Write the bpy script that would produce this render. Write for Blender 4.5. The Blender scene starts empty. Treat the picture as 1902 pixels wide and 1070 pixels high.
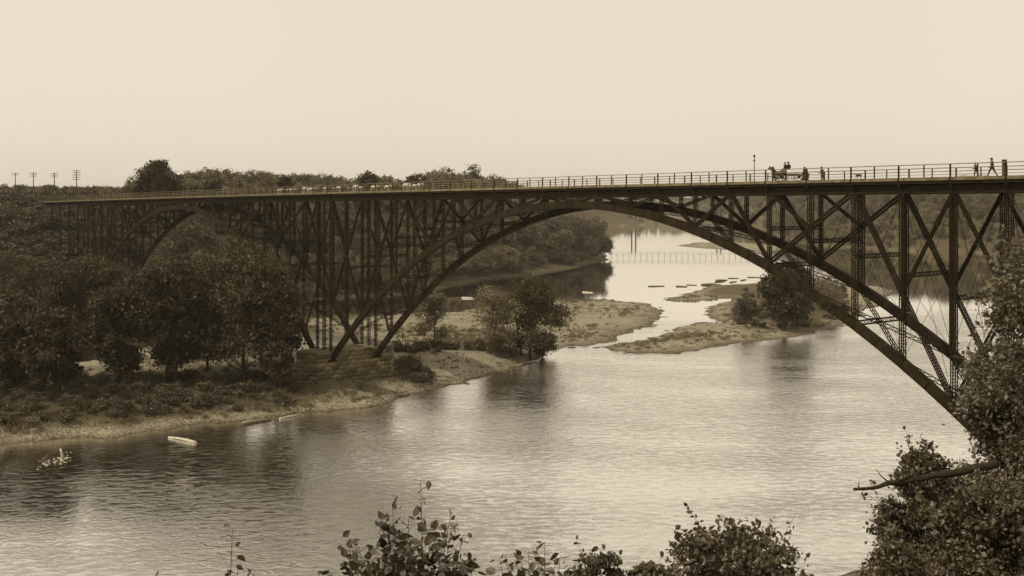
import bpy, math, random
import numpy as np
from mathutils import Vector, Matrix

# ------------------------------------------------------------------ camera, sky, sun, exposure
F, HOR, CX = 2036.0, 375.0, 951.0            # focal length, horizon row and centre column in photo pixels
H = 37.5                                     # camera height above the river
scene = bpy.context.scene
cam_d = bpy.data.cameras.new('camera'); cam = bpy.data.objects.new('camera', cam_d)
scene.collection.objects.link(cam); scene.camera = cam
cam.location = (0, 0, 0); cam.rotation_euler = (math.radians(90), 0, 0)
cam_d.sensor_width = 36; cam_d.lens = F/1902*36
cam_d.shift_y = -(535-HOR)/1902
cam_d.clip_start = 0.3; cam_d.clip_end = 12000
SUN_DIR = Vector((-0.62, -0.30, 0.80)).normalized()
w = bpy.data.worlds.new('World'); scene.world = w; w.use_nodes = True
nt = w.node_tree; nt.nodes.clear()
sky = nt.nodes.new('ShaderNodeTexSky'); sky.sky_type = 'NISHITA'; sky.sun_disc = False
sky.sun_elevation = math.asin(SUN_DIR.z); sky.sun_rotation = math.atan2(SUN_DIR.x, SUN_DIR.y)
sky.dust_density = 4
bw = nt.nodes.new('ShaderNodeRGBToBW'); pw = nt.nodes.new('ShaderNodeMath'); pw.operation = 'POWER'; pw.inputs[1].default_value = 0.10
mulv = nt.nodes.new('ShaderNodeMath'); mulv.operation = 'MULTIPLY'; mulv.inputs[1].default_value = 7.45
tint = nt.nodes.new('ShaderNodeMix'); tint.data_type = 'RGBA'; tint.blend_type = 'MULTIPLY'; tint.inputs[0].default_value = 1
tint.inputs[7].default_value = (1, .895, .72, 1)
bg = nt.nodes.new('ShaderNodeBackground'); bg.inputs[1].default_value = 0.1
out = nt.nodes.new('ShaderNodeOutputWorld')
L_ = nt.links.new
L_(sky.outputs[0], bw.inputs[0]); L_(bw.outputs[0], pw.inputs[0]); stc = nt.nodes.new('ShaderNodeTexCoord'); sno = nt.nodes.new('ShaderNodeTexNoise'); sno.inputs['Scale'].default_value = 3; sno.inputs['Detail'].default_value = 7
smr = nt.nodes.new('ShaderNodeMapRange'); smr.inputs[3].default_value = .95; smr.inputs[4].default_value = 1.05; smu = nt.nodes.new('ShaderNodeMath'); smu.operation = 'MULTIPLY'
L_(stc.outputs[0], sno.inputs[0]); L_(sno.outputs[0], smr.inputs[0]); L_(smr.outputs[0], smu.inputs[1]); L_(pw.outputs[0], smu.inputs[0]); L_(smu.outputs[0], mulv.inputs[0])
L_(mulv.outputs[0], tint.inputs[6]); L_(tint.outputs[2], bg.inputs[0]); L_(bg.outputs[0], out.inputs[0])
sd_ = bpy.data.lights.new('sun', 'SUN'); sd_.energy = 2.8; sd_.angle = math.radians(0.6); sd_.color = (1, .88, .70)
sun = bpy.data.objects.new('sun', sd_); scene.collection.objects.link(sun)
sun.rotation_euler = SUN_DIR.to_track_quat('Z', 'Y').to_euler(); sun.location = (-200, -100, 300)
vs = scene.view_settings; vs.view_transform = 'Standard'; vs.look = 'None'; vs.exposure = 0.0; vs.gamma = 1; vs.use_curve_mapping = False
scene.render.engine = 'CYCLES'
scene.cycles.max_bounces = 6; scene.cycles.transparent_max_bounces = 8; scene.cycles.volume_bounces = 1
scene.cycles.volume_step_rate = 5; scene.cycles.volume_max_steps = 64

rng = np.random.default_rng(7); random.seed(7)
COL = scene.collection

# ------------------------------------------------------------------ materials
def sep(L):
    """sepia-toned colour of a given luminance"""
    xs = np.log([.002, .04, .08, .2, .4, .85])
    g = np.interp(math.log(L), xs, [.70, .745, .78, .87, .93, .97]); b = np.interp(math.log(L), xs, [.28, .32, .37, .54, .74, .90])
    r = L/(.2126+.7152*g+.0722*b)
    return (r, r*g, r*b, 1)
def mat(name, a, b=None, scale=1.0, rough=.8, detail=6, bump=0, bscale=None, rand=0, transl=0, spec=.3, metal=0):
    m = bpy.data.materials.new(name); m.use_nodes = True; t = m.node_tree; N = t.nodes; lk = t.links.new
    p = N['Principled BSDF']; p.inputs['Roughness'].default_value = rough; p.inputs['Specular IOR Level'].default_value = spec
    p.inputs['Metallic'].default_value = metal
    if b is None: b = a
    tc = N.new('ShaderNodeTexCoord'); no = N.new('ShaderNodeTexNoise'); no.inputs['Scale'].default_value = scale; no.inputs['Detail'].default_value = detail
    lk(tc.outputs['Object'], no.inputs['Vector'])
    cr = N.new('ShaderNodeValToRGB'); cr.color_ramp.elements[0].position = .33; cr.color_ramp.elements[1].position = .67
    cr.color_ramp.elements[0].color = sep(a); cr.color_ramp.elements[1].color = sep(b)
    lk(no.outputs[0], cr.inputs[0]); col = cr.outputs[0]
    if rand:
        oi = N.new('ShaderNodeObjectInfo'); mr = N.new('ShaderNodeMapRange'); mr.inputs[3].default_value = 1-rand; mr.inputs[4].default_value = 1+rand
        lk(oi.outputs['Random'], mr.inputs[0]); hs = N.new('ShaderNodeHueSaturation'); lk(mr.outputs[0], hs.inputs['Value']); lk(col, hs.inputs['Color']); col = hs.outputs[0]
    lk(col, p.inputs['Base Color'])
    if bump:
        nb = N.new('ShaderNodeTexNoise'); nb.inputs['Scale'].default_value = bscale or scale*4; nb.inputs['Detail'].default_value = 8
        lk(tc.outputs['Object'], nb.inputs['Vector']); bm = N.new('ShaderNodeBump'); bm.inputs['Strength'].default_value = bump; bm.inputs['Distance'].default_value = .2
        lk(nb.outputs[0], bm.inputs['Height']); lk(bm.outputs[0], p.inputs['Normal'])
    if transl:
        tr = N.new('ShaderNodeBsdfTranslucent'); lk(col, tr.inputs[0]); mx = N.new('ShaderNodeMixShader'); mx.inputs[0].default_value = transl
        lk(p.outputs[0], mx.inputs[1]); lk(tr.outputs[0], mx.inputs[2]); lk(mx.outputs[0], N['Material Output'].inputs[0])
    return m
M = {}
M['iron'] = mat('painted_iron', .008, .020, 1.6, .7, bump=.2, spec=.08)
M['rail_sunlit'] = mat('sunlit_rail_iron', .07, .16, 1.5, .6)  # lighter than the iron posts: sunlight on the rail tops put into the colour
M['iron_rib'] = mat('weathered_iron', .008, .022, 1.3, .7, bump=.25, spec=.08)
M['timber'] = mat('weathered_timber', .07, .16, 1.5, .85, bump=.2)
M['timber_dark'] = mat('dark_timber', .04, .08, 1.0, .85)
M['stone'] = mat('limestone', .06, .16, 1.6, .9, bump=.7, bscale=5, rand=.5)
M['mortar'] = mat('mortar', .02, .04, 2, .95)
M['leaf_dark'] = mat('dark_foliage', .018, .085, .45, .6, rand=.2, transl=.3, spec=.25)
M['leaf_mid'] = mat('mid_foliage', .03, .13, .6, .5, rand=.3, transl=.25, spec=.5)
M['leaf_light'] = mat('pale_foliage', .09, .19, .35, .5, rand=.25, transl=.3, spec=.5)
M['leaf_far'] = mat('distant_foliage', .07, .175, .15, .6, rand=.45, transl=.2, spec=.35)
M['leaf_near'] = mat('glossy_foliage', .025, .12, 1.6, .45, rand=.2, transl=.25, spec=.7)
M['leaf_edge'] = mat('sunlit_foliage', .05, .20, 1.4, .45, rand=.2, transl=.3, spec=.6)
M['bark'] = mat('bark', .035, .08, 6, .9, bump=.4)
M['bark_pale'] = mat('pale_bark', .32, .52, 4, .7, bump=.2)
M['wet_log'] = mat('wet_log', .04, .10, 3, .5, bump=.3)
M['cloth'] = mat('dark_cloth', .02, .035, 5, .9)
M['cloth_mid'] = mat('grey_cloth', .06, .10, 5, .9)
M['skin'] = mat('skin', .30, .34, 5, .6)
M['hide_dark'] = mat('dark_hide', .03, .06, 4, .7)
M['hide_mid'] = mat('brown_hide', .10, .18, 3, .7)
M['hide_pale'] = mat('pale_hide', .35, .50, 3, .7)
M['hide_pied'] = mat('pied_hide', .10, .72, 1.6, .7, detail=1)
M['grass'] = mat('grass', .09, .20, .6, .7, rand=.2)
M['foam'] = mat('foam', .30, .5, 5, .6)
M['glass'] = mat('lamp_glass', .3, .4, 5, .1)

# ------------------------------------------------------------------ tagging and mesh building
def tag(o, label=None, cat=None, group=None, kind=None):
    if label: o['label'] = label
    if cat: o['category'] = cat
    if group: o['group'] = group
    if kind: o['kind'] = kind
    return o
def link_mesh(name, me, m, parent=None):
    if m is not None and not me.materials: me.materials.append(m)
    o = bpy.data.objects.new(name, me); COL.objects.link(o)
    if parent is not None: o.parent = parent
    return o
def np_mesh(name, V, Fq, smooth=False):
    """V (n,3); Fq (m,k) all faces the same size"""
    me = bpy.data.meshes.new(name); V = np.asarray(V, np.float32); Fq = np.asarray(Fq, np.int32)
    me.vertices.add(len(V)); me.vertices.foreach_set('co', V.ravel())
    me.loops.add(Fq.size); me.loops.foreach_set('vertex_index', Fq.ravel())
    me.polygons.add(len(Fq)); me.polygons.foreach_set('loop_start', np.arange(0, Fq.size, Fq.shape[1], dtype=np.int32))
    me.update(calc_edges=True)
    me.polygons.foreach_set('use_smooth', np.full(len(Fq), bool(smooth)))
    return me
BOXF = np.array([[0,3,2,1],[4,5,6,7],[0,1,5,4],[1,2,6,5],[2,3,7,6],[3,0,4,7]])
def nrm(v): v = np.asarray(v, float); return v/max(np.linalg.norm(v), 1e-9)
class MB:
    def __init__(s): s.V = []; s.Q = []; s.n = 0
    def add(s, V, Q):
        s.V.append(np.asarray(V, float)); s.Q.append(np.asarray(Q)+s.n); s.n += len(V)
    def bar(s, p, q, a, b, side=None, taper=1):
        """rectangular bar from p to q: a wide along side, b across"""
        p = np.asarray(p, float); q = np.asarray(q, float); t = nrm(q-p)
        sv = np.asarray(side if side is not None else ((0,0,1) if abs(t[2]) < .9 else (1,0,0)), float)
        sv = nrm(sv-t*sv.dot(t)); u = np.cross(t, sv)
        V = []
        for c, k in ((p, 1), (q, taper)):
            for i, j in ((-1,-1),(1,-1),(1,1),(-1,1)): V.append(c+sv*a/2*i*k+u*b/2*j*k)
        s.add(V, BOXF)
    def box(s, lo, hi):
        x0,y0,z0 = lo; x1,y1,z1 = hi
        s.add([(x0,y0,z0),(x1,y0,z0),(x1,y1,z0),(x0,y1,z0),(x0,y0,z1),(x1,y0,z1),(x1,y1,z1),(x0,y1,z1)], BOXF)
    def tube(s, pts, rad, k=7):
        pts = [np.asarray(p, float) for p in pts]; V = []; n = len(pts)
        for i, p in enumerate(pts):
            t = nrm(pts[min(i+1, n-1)]-pts[max(i-1, 0)]); a = np.array((0,0,1.)) if abs(t[2]) < .9 else np.array((1.,0,0))
            u = nrm(np.cross(t, a)); v = np.cross(t, u)
            for j in range(k):
                th = 2*math.pi*j/k; V.append(p+rad[i]*(u*math.cos(th)+v*math.sin(th)))
        Q = [[i*k+j, i*k+(j+1) % k, (i+1)*k+(j+1) % k, (i+1)*k+j] for i in range(n-1) for j in range(k)]
        b = len(V); V += [pts[0], pts[-1]]
        Q += [[b, (j+1) % k, j, j] for j in range(k)]; Q += [[b+1, (n-1)*k+j, (n-1)*k+(j+1) % k, (n-1)*k+(j+1) % k] for j in range(k)]
        s.add(V, Q)
    def mesh(s, name, smooth=False):
        V = np.vstack(s.V); Q = np.vstack(s.Q)
        tri = Q[:, 2] == Q[:, 3]
        if not tri.any(): return np_mesh(name, V, Q, smooth)
        me = bpy.data.meshes.new(name); me.from_pydata(V.tolist(), [], [list(q[:3]) if t else list(q) for q, t in zip(Q.tolist(), tri)])
        me.polygons.foreach_set('use_smooth', np.full(len(me.polygons), bool(smooth)))
        return me
    def build(s, name, m, parent=None, smooth=False): return link_mesh(name, s.mesh(name, smooth), m, parent)
def empty(name, loc=(0,0,0), rz=0):
    o = bpy.data.objects.new(name, None); COL.objects.link(o); o.location = loc; o.rotation_euler = (0,0,rz); o.empty_display_size = .5
    return o
def copy_tree(o, parent=None):
    c = o.copy(); COL.objects.link(c); c.parent = parent
    for ch in list(o.children): copy_tree(ch, c)
    return c

# ------------------------------------------------------------------ terrain height
def G(px, py, z=-H):
    Y = -z*F/(py-HOR); return ((px-CX)/F*Y, Y)
polyA = [G(*p) for p in [(-300,862),(0,826),(100,814),(200,808),(280,800),(360,790),(460,783),(560,769),(640,761),(700,753),(770,738),(830,718),(880,703),(930,692),(1000,669),(1025,654),(1050,646),(1100,640),(1145,629),(1190,610),(1222,592),(1240,578),(1205,563),(1120,557),(1040,557),(960,563),(880,577),(830,588),(700,594),(600,596),(500,603),(400,618),(250,652),(100,692),(0,706),(-300,790)]]
polyI = [G(*p) for p in [(1115,645),(1170,657),(1260,655),(1330,648),(1400,637),(1480,626),(1560,605),(1600,583),(1640,558),(1655,545),(1640,534),(1600,528),(1540,524),(1450,522),(1400,526),(1330,530),(1280,545),(1228,556),(1245,560),(1320,559),(1362,554),(1340,563),(1308,577),(1330,592),(1352,600),(1300,602),(1240,617),(1180,636)]]
polyS = [G(*p) for p in [(1252,456),(1300,450),(1400,452),(1475,459),(1440,468),(1340,464),(1290,460)]]
polyW = [(-900,-60),(-330,90),(-165,205)]+[G(*p) for p in [(0,660),(203,620),(449,584),(560,557),(667,553),(780,546),(830,535),(900,520),(980,511),(1060,500),(1110,488),(1131,481),(1118,470),(1095,450),(1085,430),(1092,421),(1150,419.5),(1215,418.5),(1150,416),(1100,413),(1120,409),(1165,404.5),(1215,402.8),(1400,401.6)]]+[(900,3300),(900,6500),(-4000,6500),(-4000,-60)]
polyE = [(-900,-700),(-240,10),(-120,70),(-60,90),(-20,98),(10,102),(28,107),(36,112),(44,110),(52,108),(64,124),(88,165),(140,235),(230,400),(372,700),(345,800),(300,840),G(1500,455),G(1400,430),G(1300,410),G(1240,402.9),(900,3150),(4000,3300),(4000,-700)]
def sdf(poly, X, Y):
    P = np.array(poly); d2 = np.full(X.shape, 1e18); inside = np.zeros(X.shape, bool); n = len(P)
    for i in range(n):
        a = P[i]; b = P[(i+1) % n]; e = b-a; wx = X-a[0]; wy = Y-a[1]
        t = np.clip((wx*e[0]+wy*e[1])/(e@e), 0, 1); d2 = np.minimum(d2, (wx-t*e[0])**2+(wy-t*e[1])**2)
        if a[1] != b[1]:
            c = ((a[1] > Y) != (b[1] > Y)) & (X < (b[0]-a[0])*(Y-a[1])/(b[1]-a[1])+a[0]); inside ^= c
    return np.where(inside, 1, -1)*np.sqrt(d2)
def wob(X, Y, s, seed=0):
    r = np.random.default_rng(seed); o = np.zeros(np.shape(X))
    for k in range(7):
        a = r.uniform(0, 2*math.pi); f = s*r.uniform(.6, 2.2); o = o+np.sin((X*math.cos(a)+Y*math.sin(a))*f+r.uniform(0, 6.28))/7
    return o
def terrain(X, Y, full=False):
    X = np.asarray(X, float); Y = np.asarray(Y, float); far = np.clip((Y-250)/800, 0, 1)
    jit = (wob(X, Y, .35, 1)*2.6+wob(X, Y, .95, 9)*1.5+wob(X, Y, 2.1, 10)*.5)*(1-far)+wob(X, Y, .08, 2)*(2.5+4*far)
    a = sdf(polyA, X, Y)+jit; i_ = sdf(polyI, X, Y)+jit*1.1; s_ = sdf(polyS, X, Y)+jit; w_ = sdf(polyW, X, Y)+jit*.8; e_ = sdf(polyE, X, Y)+jit*.6
    z = np.clip(.15*np.maximum.reduce([a, i_, s_, w_, e_]), -4, 0)
    cap = np.interp(X, [-20, -5, 12, 25], [3.1, 2.3, .9, .7])+wob(X, Y, .12, 3)*1.3*np.interp(X, [0, 20], [1, .3])
    hA = np.where(a > 0, cap*(1-np.exp(-np.maximum(a, 0)/6)), 0)
    hI = np.where(i_ > 0, (1.3+.5*wob(X, Y, .15, 4))*(1-np.exp(-np.maximum(i_, 0)/9)), 0)
    hS = np.where(s_ > 0, .8*(1-np.exp(-np.maximum(s_, 0)/9)), 0)
    hW = np.interp(w_, [0, 6, 20, 60, 78, 160, 900], [0, 1.2, 5, 32, 37, 38.5, 44])+wob(X, Y, .05, 5)*2.0*np.clip(w_/30, 0, 1)+wob(X, Y, .25, 6)*.5*np.clip(w_/10, 0, 1)
    eN = np.interp(e_, [0, 30, 80, 90, 98, 130], [0, 5, 26, 30.5, 35.3, 36.5]); eF = np.interp(e_, [0, 10, 60, 90, 400], [0, 2, 32, 37, 42])
    k = np.clip((Y-130)/150, 0, 1); kr = np.clip((X-58)/25, 0, 1); k = np.maximum(k, kr*np.clip((Y-60)/30, 0, 1))
    hE = eN*(1-k)+eF*k+wob(X, Y, .1, 7)*.8*np.clip(e_/20, 0, 1)
    for r_, h_ in ((a, hA), (i_, hI), (s_, hS), (w_, hW), (e_, hE)): z = np.where(r_ > 0, np.maximum(z, h_), z)
    z = z-H+np.where(z > .3, wob(X, Y, 1.1, 8)*.18, 0)
    if full: return z, a, i_, s_, w_, e_
    return z
def tz(x, y): return float(terrain(np.array([x]), np.array([y]))[0])
def hit(px, py, ymax=2500):
    """ground point seen at a photo pixel"""
    Y = np.geomspace(20, ymax, 3000); X = (px-CX)/F*Y; Z = -(py-HOR)/F*Y; T = terrain(X, Y)
    k = np.argmax(T >= Z); k = k if (T >= Z).any() else -1
    return (float(X[k]), float(Y[k]), float(T[k]))
def on(px, Y):
    X = (px-CX)/F*Y; return (X, Y, tz(X, Y))

rows = np.concatenate([np.linspace(-40, 130, 110, endpoint=False), np.linspace(130, 480, 300, endpoint=False), np.geomspace(480, 6000, 170)])
us = np.linspace(-1, 1, 561)
gy, gu = np.meshgrid(rows, us, indexing='ij'); wid = 130+.62*np.maximum(gy, 0); gx = gu*wid
gz, sa, si, ss, sw, se = terrain(gx, gy, True)
nr, nc = gx.shape; idx_ = np.arange(nr*nc).reshape(nr, nc)
Q = np.stack([idx_[:-1,:-1], idx_[:-1,1:], idx_[1:,1:], idx_[1:,:-1]], -1).reshape(-1, 4)
me = np_mesh('ground', np.stack([gx, gy, gz], -1).reshape(-1, 3), Q, True)
# how grown-over the ground is: 0 bare gravel, 1 grass and litter (a property of the ground itself)
hgt = gz+H
veg = np.clip((hgt-1.5)/1.2, 0, 1)*np.clip(.45+.9*wob(gx, gy, .1, 11), 0, 1)
veg = np.where((gx < 5) & (sa > 0), veg*np.clip((238-gy)/8, .12, 1), veg); veg = np.maximum(veg, np.clip((sw+4)/3, 0, 1)); veg = np.maximum(veg, np.where(gy > 400, np.clip((se+3)/4, 0, 1), 0)); veg = np.maximum(veg, np.clip((se-6)/15, 0, 1))
veg = np.maximum(veg, np.clip(si/8, 0, 1)*np.clip((gx-G(1390, 600)[0])/8, 0, 1)*np.clip(1-(gx-G(1600, 600)[0])/8, 0, 1)*.9)
veg = np.maximum(veg, .35*np.clip(.2+1.4*wob(gx, gy, .11, 12), 0, 1)*np.clip((hgt-.4), 0, 1))
veg = np.maximum(veg, np.clip((sa-1)/3, 0, 1)*np.clip((-25-gx)/15, 0, 1)*np.clip((222-gy)/8, 0, 1)*np.clip(.85+.5*wob(gx, gy, .2, 14), 0, 1))
at = me.attributes.new('growth', 'FLOAT', 'POINT'); at.data.foreach_set('value', veg.ravel().astype(np.float32))
m = bpy.data.materials.new('river_bank_ground'); m.use_nodes = True; t = m.node_tree; N = t.nodes; lk = t.links.new; p = N['Principled BSDF']; p.inputs['Roughness'].default_value = .9; p.inputs['Specular IOR Level'].default_value = .2
tc = N.new('ShaderNodeNewGeometry')
def noise(sc, det=6, vec=None):
    n_ = N.new('ShaderNodeTexNoise'); n_.inputs['Scale'].default_value = sc; n_.inputs['Detail'].default_value = det; lk(vec or tc.outputs['Position'], n_.inputs['Vector']); return n_
def ramp(src, a, b, p0=.35, p1=.65):
    c = N.new('ShaderNodeValToRGB'); c.color_ramp.elements[0].position = p0; c.color_ramp.elements[1].position = p1; c.color_ramp.elements[0].color = a; c.color_ramp.elements[1].color = b; lk(src, c.inputs[0]); return c
n1 = noise(.12, 10); n2 = noise(2.4, 8); n3 = noise(.5, 8)
g1 = ramp(n1.outputs[0], sep(.09), sep(.25)); g2 = ramp(n2.outputs[0], sep(.05), sep(.42), .40, .62)
mg = N.new('ShaderNodeMix'); mg.data_type = 'RGBA'; mg.inputs[0].default_value = .5; lk(g1.outputs[0], mg.inputs[6]); lk(g2.outputs[0], mg.inputs[7])
v1 = ramp(n3.outputs[0], sep(.025), sep(.075)); v2 = ramp(n2.outputs[0], sep(.02), sep(.11))
mv = N.new('ShaderNodeMix'); mv.data_type = 'RGBA'; mv.inputs[0].default_value = .5; lk(v1.outputs[0], mv.inputs[6]); lk(v2.outputs[0], mv.inputs[7])
an = N.new('ShaderNodeAttribute'); an.attribute_name = 'growth'
ad = N.new('ShaderNodeMath'); ad.operation = 'MULTIPLY_ADD'; lk(n3.outputs[0], ad.inputs[0]); ad.inputs[1].default_value = 1.1; ad.inputs[2].default_value = -.55
a2 = N.new('ShaderNodeMath'); a2.operation = 'ADD'; a2.use_clamp = True; lk(ad.outputs[0], a2.inputs[0]); lk(an.outputs['Fac'], a2.inputs[1])
mm = N.new('ShaderNodeMix'); mm.data_type = 'RGBA'; lk(a2.outputs[0], mm.inputs[0]); lk(mg.outputs[2], mm.inputs[6]); lk(mv.outputs[2], mm.inputs[7])
sx = N.new('ShaderNodeSeparateXYZ'); lk(tc.outputs['Position'], sx.inputs[0])
wet = N.new('ShaderNodeMapRange'); wet.inputs[1].default_value = -H+.02; wet.inputs[2].default_value = -H+.5; lk(sx.outputs[2], wet.inputs[0])
wr = ramp(wet.outputs[0], (.40,.37,.32,1), (1,1,1,1), 0, 1)
mw = N.new('ShaderNodeMix'); mw.data_type = 'RGBA'; mw.blend_type = 'MULTIPLY'; mw.inputs[0].default_value = 1; lk(mm.outputs[2], mw.inputs[6]); lk(wr.outputs[0], mw.inputs[7])
lk(mw.outputs[2], p.inputs['Base Color'])
bm = N.new('ShaderNodeBump'); bm.inputs['Strength'].default_value = .7; bm.inputs['Distance'].default_value = .35; lk(n2.outputs[0], bm.inputs['Height']); lk(bm.outputs[0], p.inputs['Normal'])
me.materials.append(m); ground = link_mesh('ground', me, None); tag(ground, kind='structure')

# river
m = bpy.data.materials.new('river_water'); m.use_nodes = True; t = m.node_tree; N = t.nodes; lk = t.links.new; N.remove(N['Principled BSDF'])
tc = N.new('ShaderNodeNewGeometry'); mp = N.new('ShaderNodeMapping'); mp.vector_type = 'POINT'; mp.inputs['Rotation'].default_value = (0,0,math.radians(-8)); mp.inputs['Scale'].default_value = (.72,1,1)
lk(tc.outputs['Position'], mp.inputs[0])
w1 = noise(.8, 5, mp.outputs[0]); w2 = noise(3.0, 3, mp.outputs[0]); mpl = N.new('ShaderNodeMapping'); mpl.inputs['Scale'].default_value = (.35,1,1); mpl.inputs['Rotation'].default_value = (0,0,math.radians(-20)); lk(tc.outputs['Position'], mpl.inputs[0]); wl = noise(.06, 4, mpl.outputs[0])
w1.inputs['Roughness'].default_value = .6; w1.inputs['Distortion'].default_value = 1.2
hs = N.new('ShaderNodeMath'); hs.operation = 'MULTIPLY_ADD'; lk(w2.outputs[0], hs.inputs[0]); hs.inputs[1].default_value = .16; lk(w1.outputs[0], hs.inputs[2])
sx = N.new('ShaderNodeSeparateXYZ'); lk(tc.outputs['Position'], sx.inputs[0])
calm = N.new('ShaderNodeMapRange'); calm.inputs[1].default_value = 250; calm.inputs[2].default_value = 400; calm.inputs[3].default_value = 1; calm.inputs[4].default_value = .012; calm.interpolation_type = 'SMOOTHSTEP'
lk(sx.outputs[1], calm.inputs[0])
pt = N.new('ShaderNodeMapRange'); pt.inputs[1].default_value = .35; pt.inputs[2].default_value = .65; pt.inputs[3].default_value = .5; pt.inputs[4].default_value = 1.3; lk(wl.outputs[0], pt.inputs[0])
st = N.new('ShaderNodeMath'); st.operation = 'MULTIPLY'; lk(calm.outputs[0], st.inputs[0]); lk(pt.outputs[0], st.inputs[1])
lee = N.new('ShaderNodeMapRange'); lee.inputs[1].default_value = -75; lee.inputs[2].default_value = 5; lee.inputs[3].default_value = .26; lee.inputs[4].default_value = 1; lk(sx.outputs[0], lee.inputs[0])
st0 = st; st = N.new('ShaderNodeMath'); st.operation = 'MULTIPLY'; lk(st0.outputs[0], st.inputs[0]); lk(lee.outputs[0], st.inputs[1])
hm = N.new('ShaderNodeMath'); hm.operation = 'MULTIPLY'; lk(hs.outputs[0], hm.inputs[0]); lk(st.outputs[0], hm.inputs[1])
bm = N.new('ShaderNodeBump'); bm.inputs['Strength'].default_value = 1; bm.inputs['Distance'].default_value = .17; lk(hm.outputs[0], bm.inputs['Height'])
gl = N.new('ShaderNodeBsdfGlossy'); gl.inputs['Roughness'].default_value = .04; gl.inputs['Color'].default_value = (1,.98,.94,1); lk(bm.outputs[0], gl.inputs['Normal'])
df = N.new('ShaderNodeBsdfDiffuse'); df.inputs['Color'].default_value = sep(.07); 
fr = N.new('ShaderNodeFresnel'); fr.inputs['IOR'].default_value = 1.33; lk(bm.outputs[0], fr.inputs['Normal'])
fm = N.new('ShaderNodeMapRange'); fm.inputs[1].default_value = .06; fm.inputs[2].default_value = .24; fm.inputs[3].default_value = .56; fm.inputs[4].default_value = 1.0; lk(fr.outputs[0], fm.inputs[0])
mx = N.new('ShaderNodeMixShader'); lk(fm.outputs[0], mx.inputs[0]); lk(df.outputs[0], mx.inputs[1]); lk(gl.outputs[0], mx.inputs[2]); lk(mx.outputs[0], N['Material Output'].inputs[0])
b = MB(); b.add([(-3500,-300,-H),(3500,-300,-H),(3500,6000,-H),(-3500,6000,-H)], [[0,1,2,3]])
tag(b.build('river', m), kind='structure')

# ------------------------------------------------------------------ the bridge frame
BE = .895; D = np.array([math.cos(BE), -math.sin(BE), 0]); NN = np.array([math.sin(BE), math.cos(BE), 0]); LP = 142/24
LP = 139/24; W = 10.03; ORG = np.array([23.1466, 138.4125, 0])
def P(i, off=0, z=0): return ORG+D*LP*(i-6)+NN*off+np.array([0,0,z])
def gzf(i): s = (i-6)*LP; return .004494*s-1.3e-5*s*s
def zr(i): return 3.6968+gzf(i)          # rail top
def bidx(px, off=0):
    q = (px-CX)/F; a = ORG+NN*off; return (q*a[1]-a[0])/(D[0]-q*D[1])/LP+6
ARCH = [(2.0, -.386, 30.11, .0444), (-22.9, -1.25, 29.25, .0444)]
def ribz(i, arch):
    c, zc, R, k = ARCH[arch]; u = (i-c)/12; return zc-R*((1-k)*u*u+k*u**4)
ROT = math.atan2(D[1], D[0])

bridge = empty('arch_bridge', P(-10, 0, -30.5))
BO = np.array(bridge.location)
tag(bridge, 'long dark iron arch bridge with lattice posts spanning the river and the wooded left bank', 'bridge')
def bb(mb, name, m='iron', par=None):
    """link a part of the bridge, geometry given in world space"""
    for v in mb.V: v -= BO
    return mb.build(name, M[m], par or bridge)
def lattice(mb, p, q, a, b, side, pitch=.9, leg=.10, lace=.045, faces=2):
    """built-up lattice member: four corner angles joined by crossed lacing"""
    p = np.asarray(p, float); q = np.asarray(q, float); t = nrm(q-p); sv = np.asarray(side, float); sv = nrm(sv-t*sv.dot(t)); u = np.cross(t, sv); Ln = np.linalg.norm(q-p)
    c = [(-1,-1),(1,-1),(1,1),(-1,1)]
    off = [sv*(a/2-leg/2)*i+u*(b/2-leg/2)*j for i, j in c]
    for o in off: mb.bar(p+o, q+o, leg, leg, sv)
    n = max(1, int(Ln/pitch)); 
    for f in range(faces):
        o1, o2 = (off[0], off[1]) if f == 0 else (off[2], off[3]) if f == 1 else (off[1], off[2]) if f == 2 else (off[3], off[0])
        nn = np.cross(t, nrm(o2-o1))
        for k in range(n):
            s0 = p+t*Ln*k/n; s1 = p+t*Ln*(k+1)/n
            mb.bar(s0+o1+nn*.003, s1+o2+nn*.003, lace, .02, nrm(o2-o1)); mb.bar(s0+o2-nn*.02, s1+o1-nn*.02, lace, .02, nrm(o2-o1))
# arch ribs: riveted box girders
def ribseg(arch, off, i0, i1, n=4):
    mb = MB(); dep = .94; wd = .54
    ii = np.linspace(i0, i1, n+1)
    for a, b_ in zip(ii[:-1], ii[1:]):
        p = P(a, off, ribz(a, arch)); q = P(b_, off, ribz(b_, arch)); t = nrm(q-p); up = nrm(np.cross(NN, t)); up = up if up[2] > 0 else -up
        for s in (-1, 1): mb.bar(p+NN*s*wd/2, q+NN*s*wd/2, dep, .05, up)
        sp = (p+q)/2
        for s in (-1, 1): mb.bar(sp-t*.45+NN*s*(wd/2+.03), sp+t*.45+NN*s*(wd/2+.03), dep*.8, .03, up)
        mb.bar(p+up*dep/2, q+up*dep/2, .07, wd+.14, up)
        for s in (-1, 1): mb.bar(p-up*dep/2+NN*s*(wd/2), q-up*dep/2+NN*s*(wd/2), .07, .26, up)
        mb.bar(p-up*dep/2, q-up*dep/2+0*up, .05, .5, up)
        for s in (-1, 1): mb.bar(p-up*dep/2+NN*s*(wd/2+.04), p+up*dep/2+NN*s*(wd/2+.08), .12, .10, t)     # web stiffener
    return mb
chord_bot = lambda i: zr(i)-2.90
def node_z(i, arch): return ribz(i, arch)+.5
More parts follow.
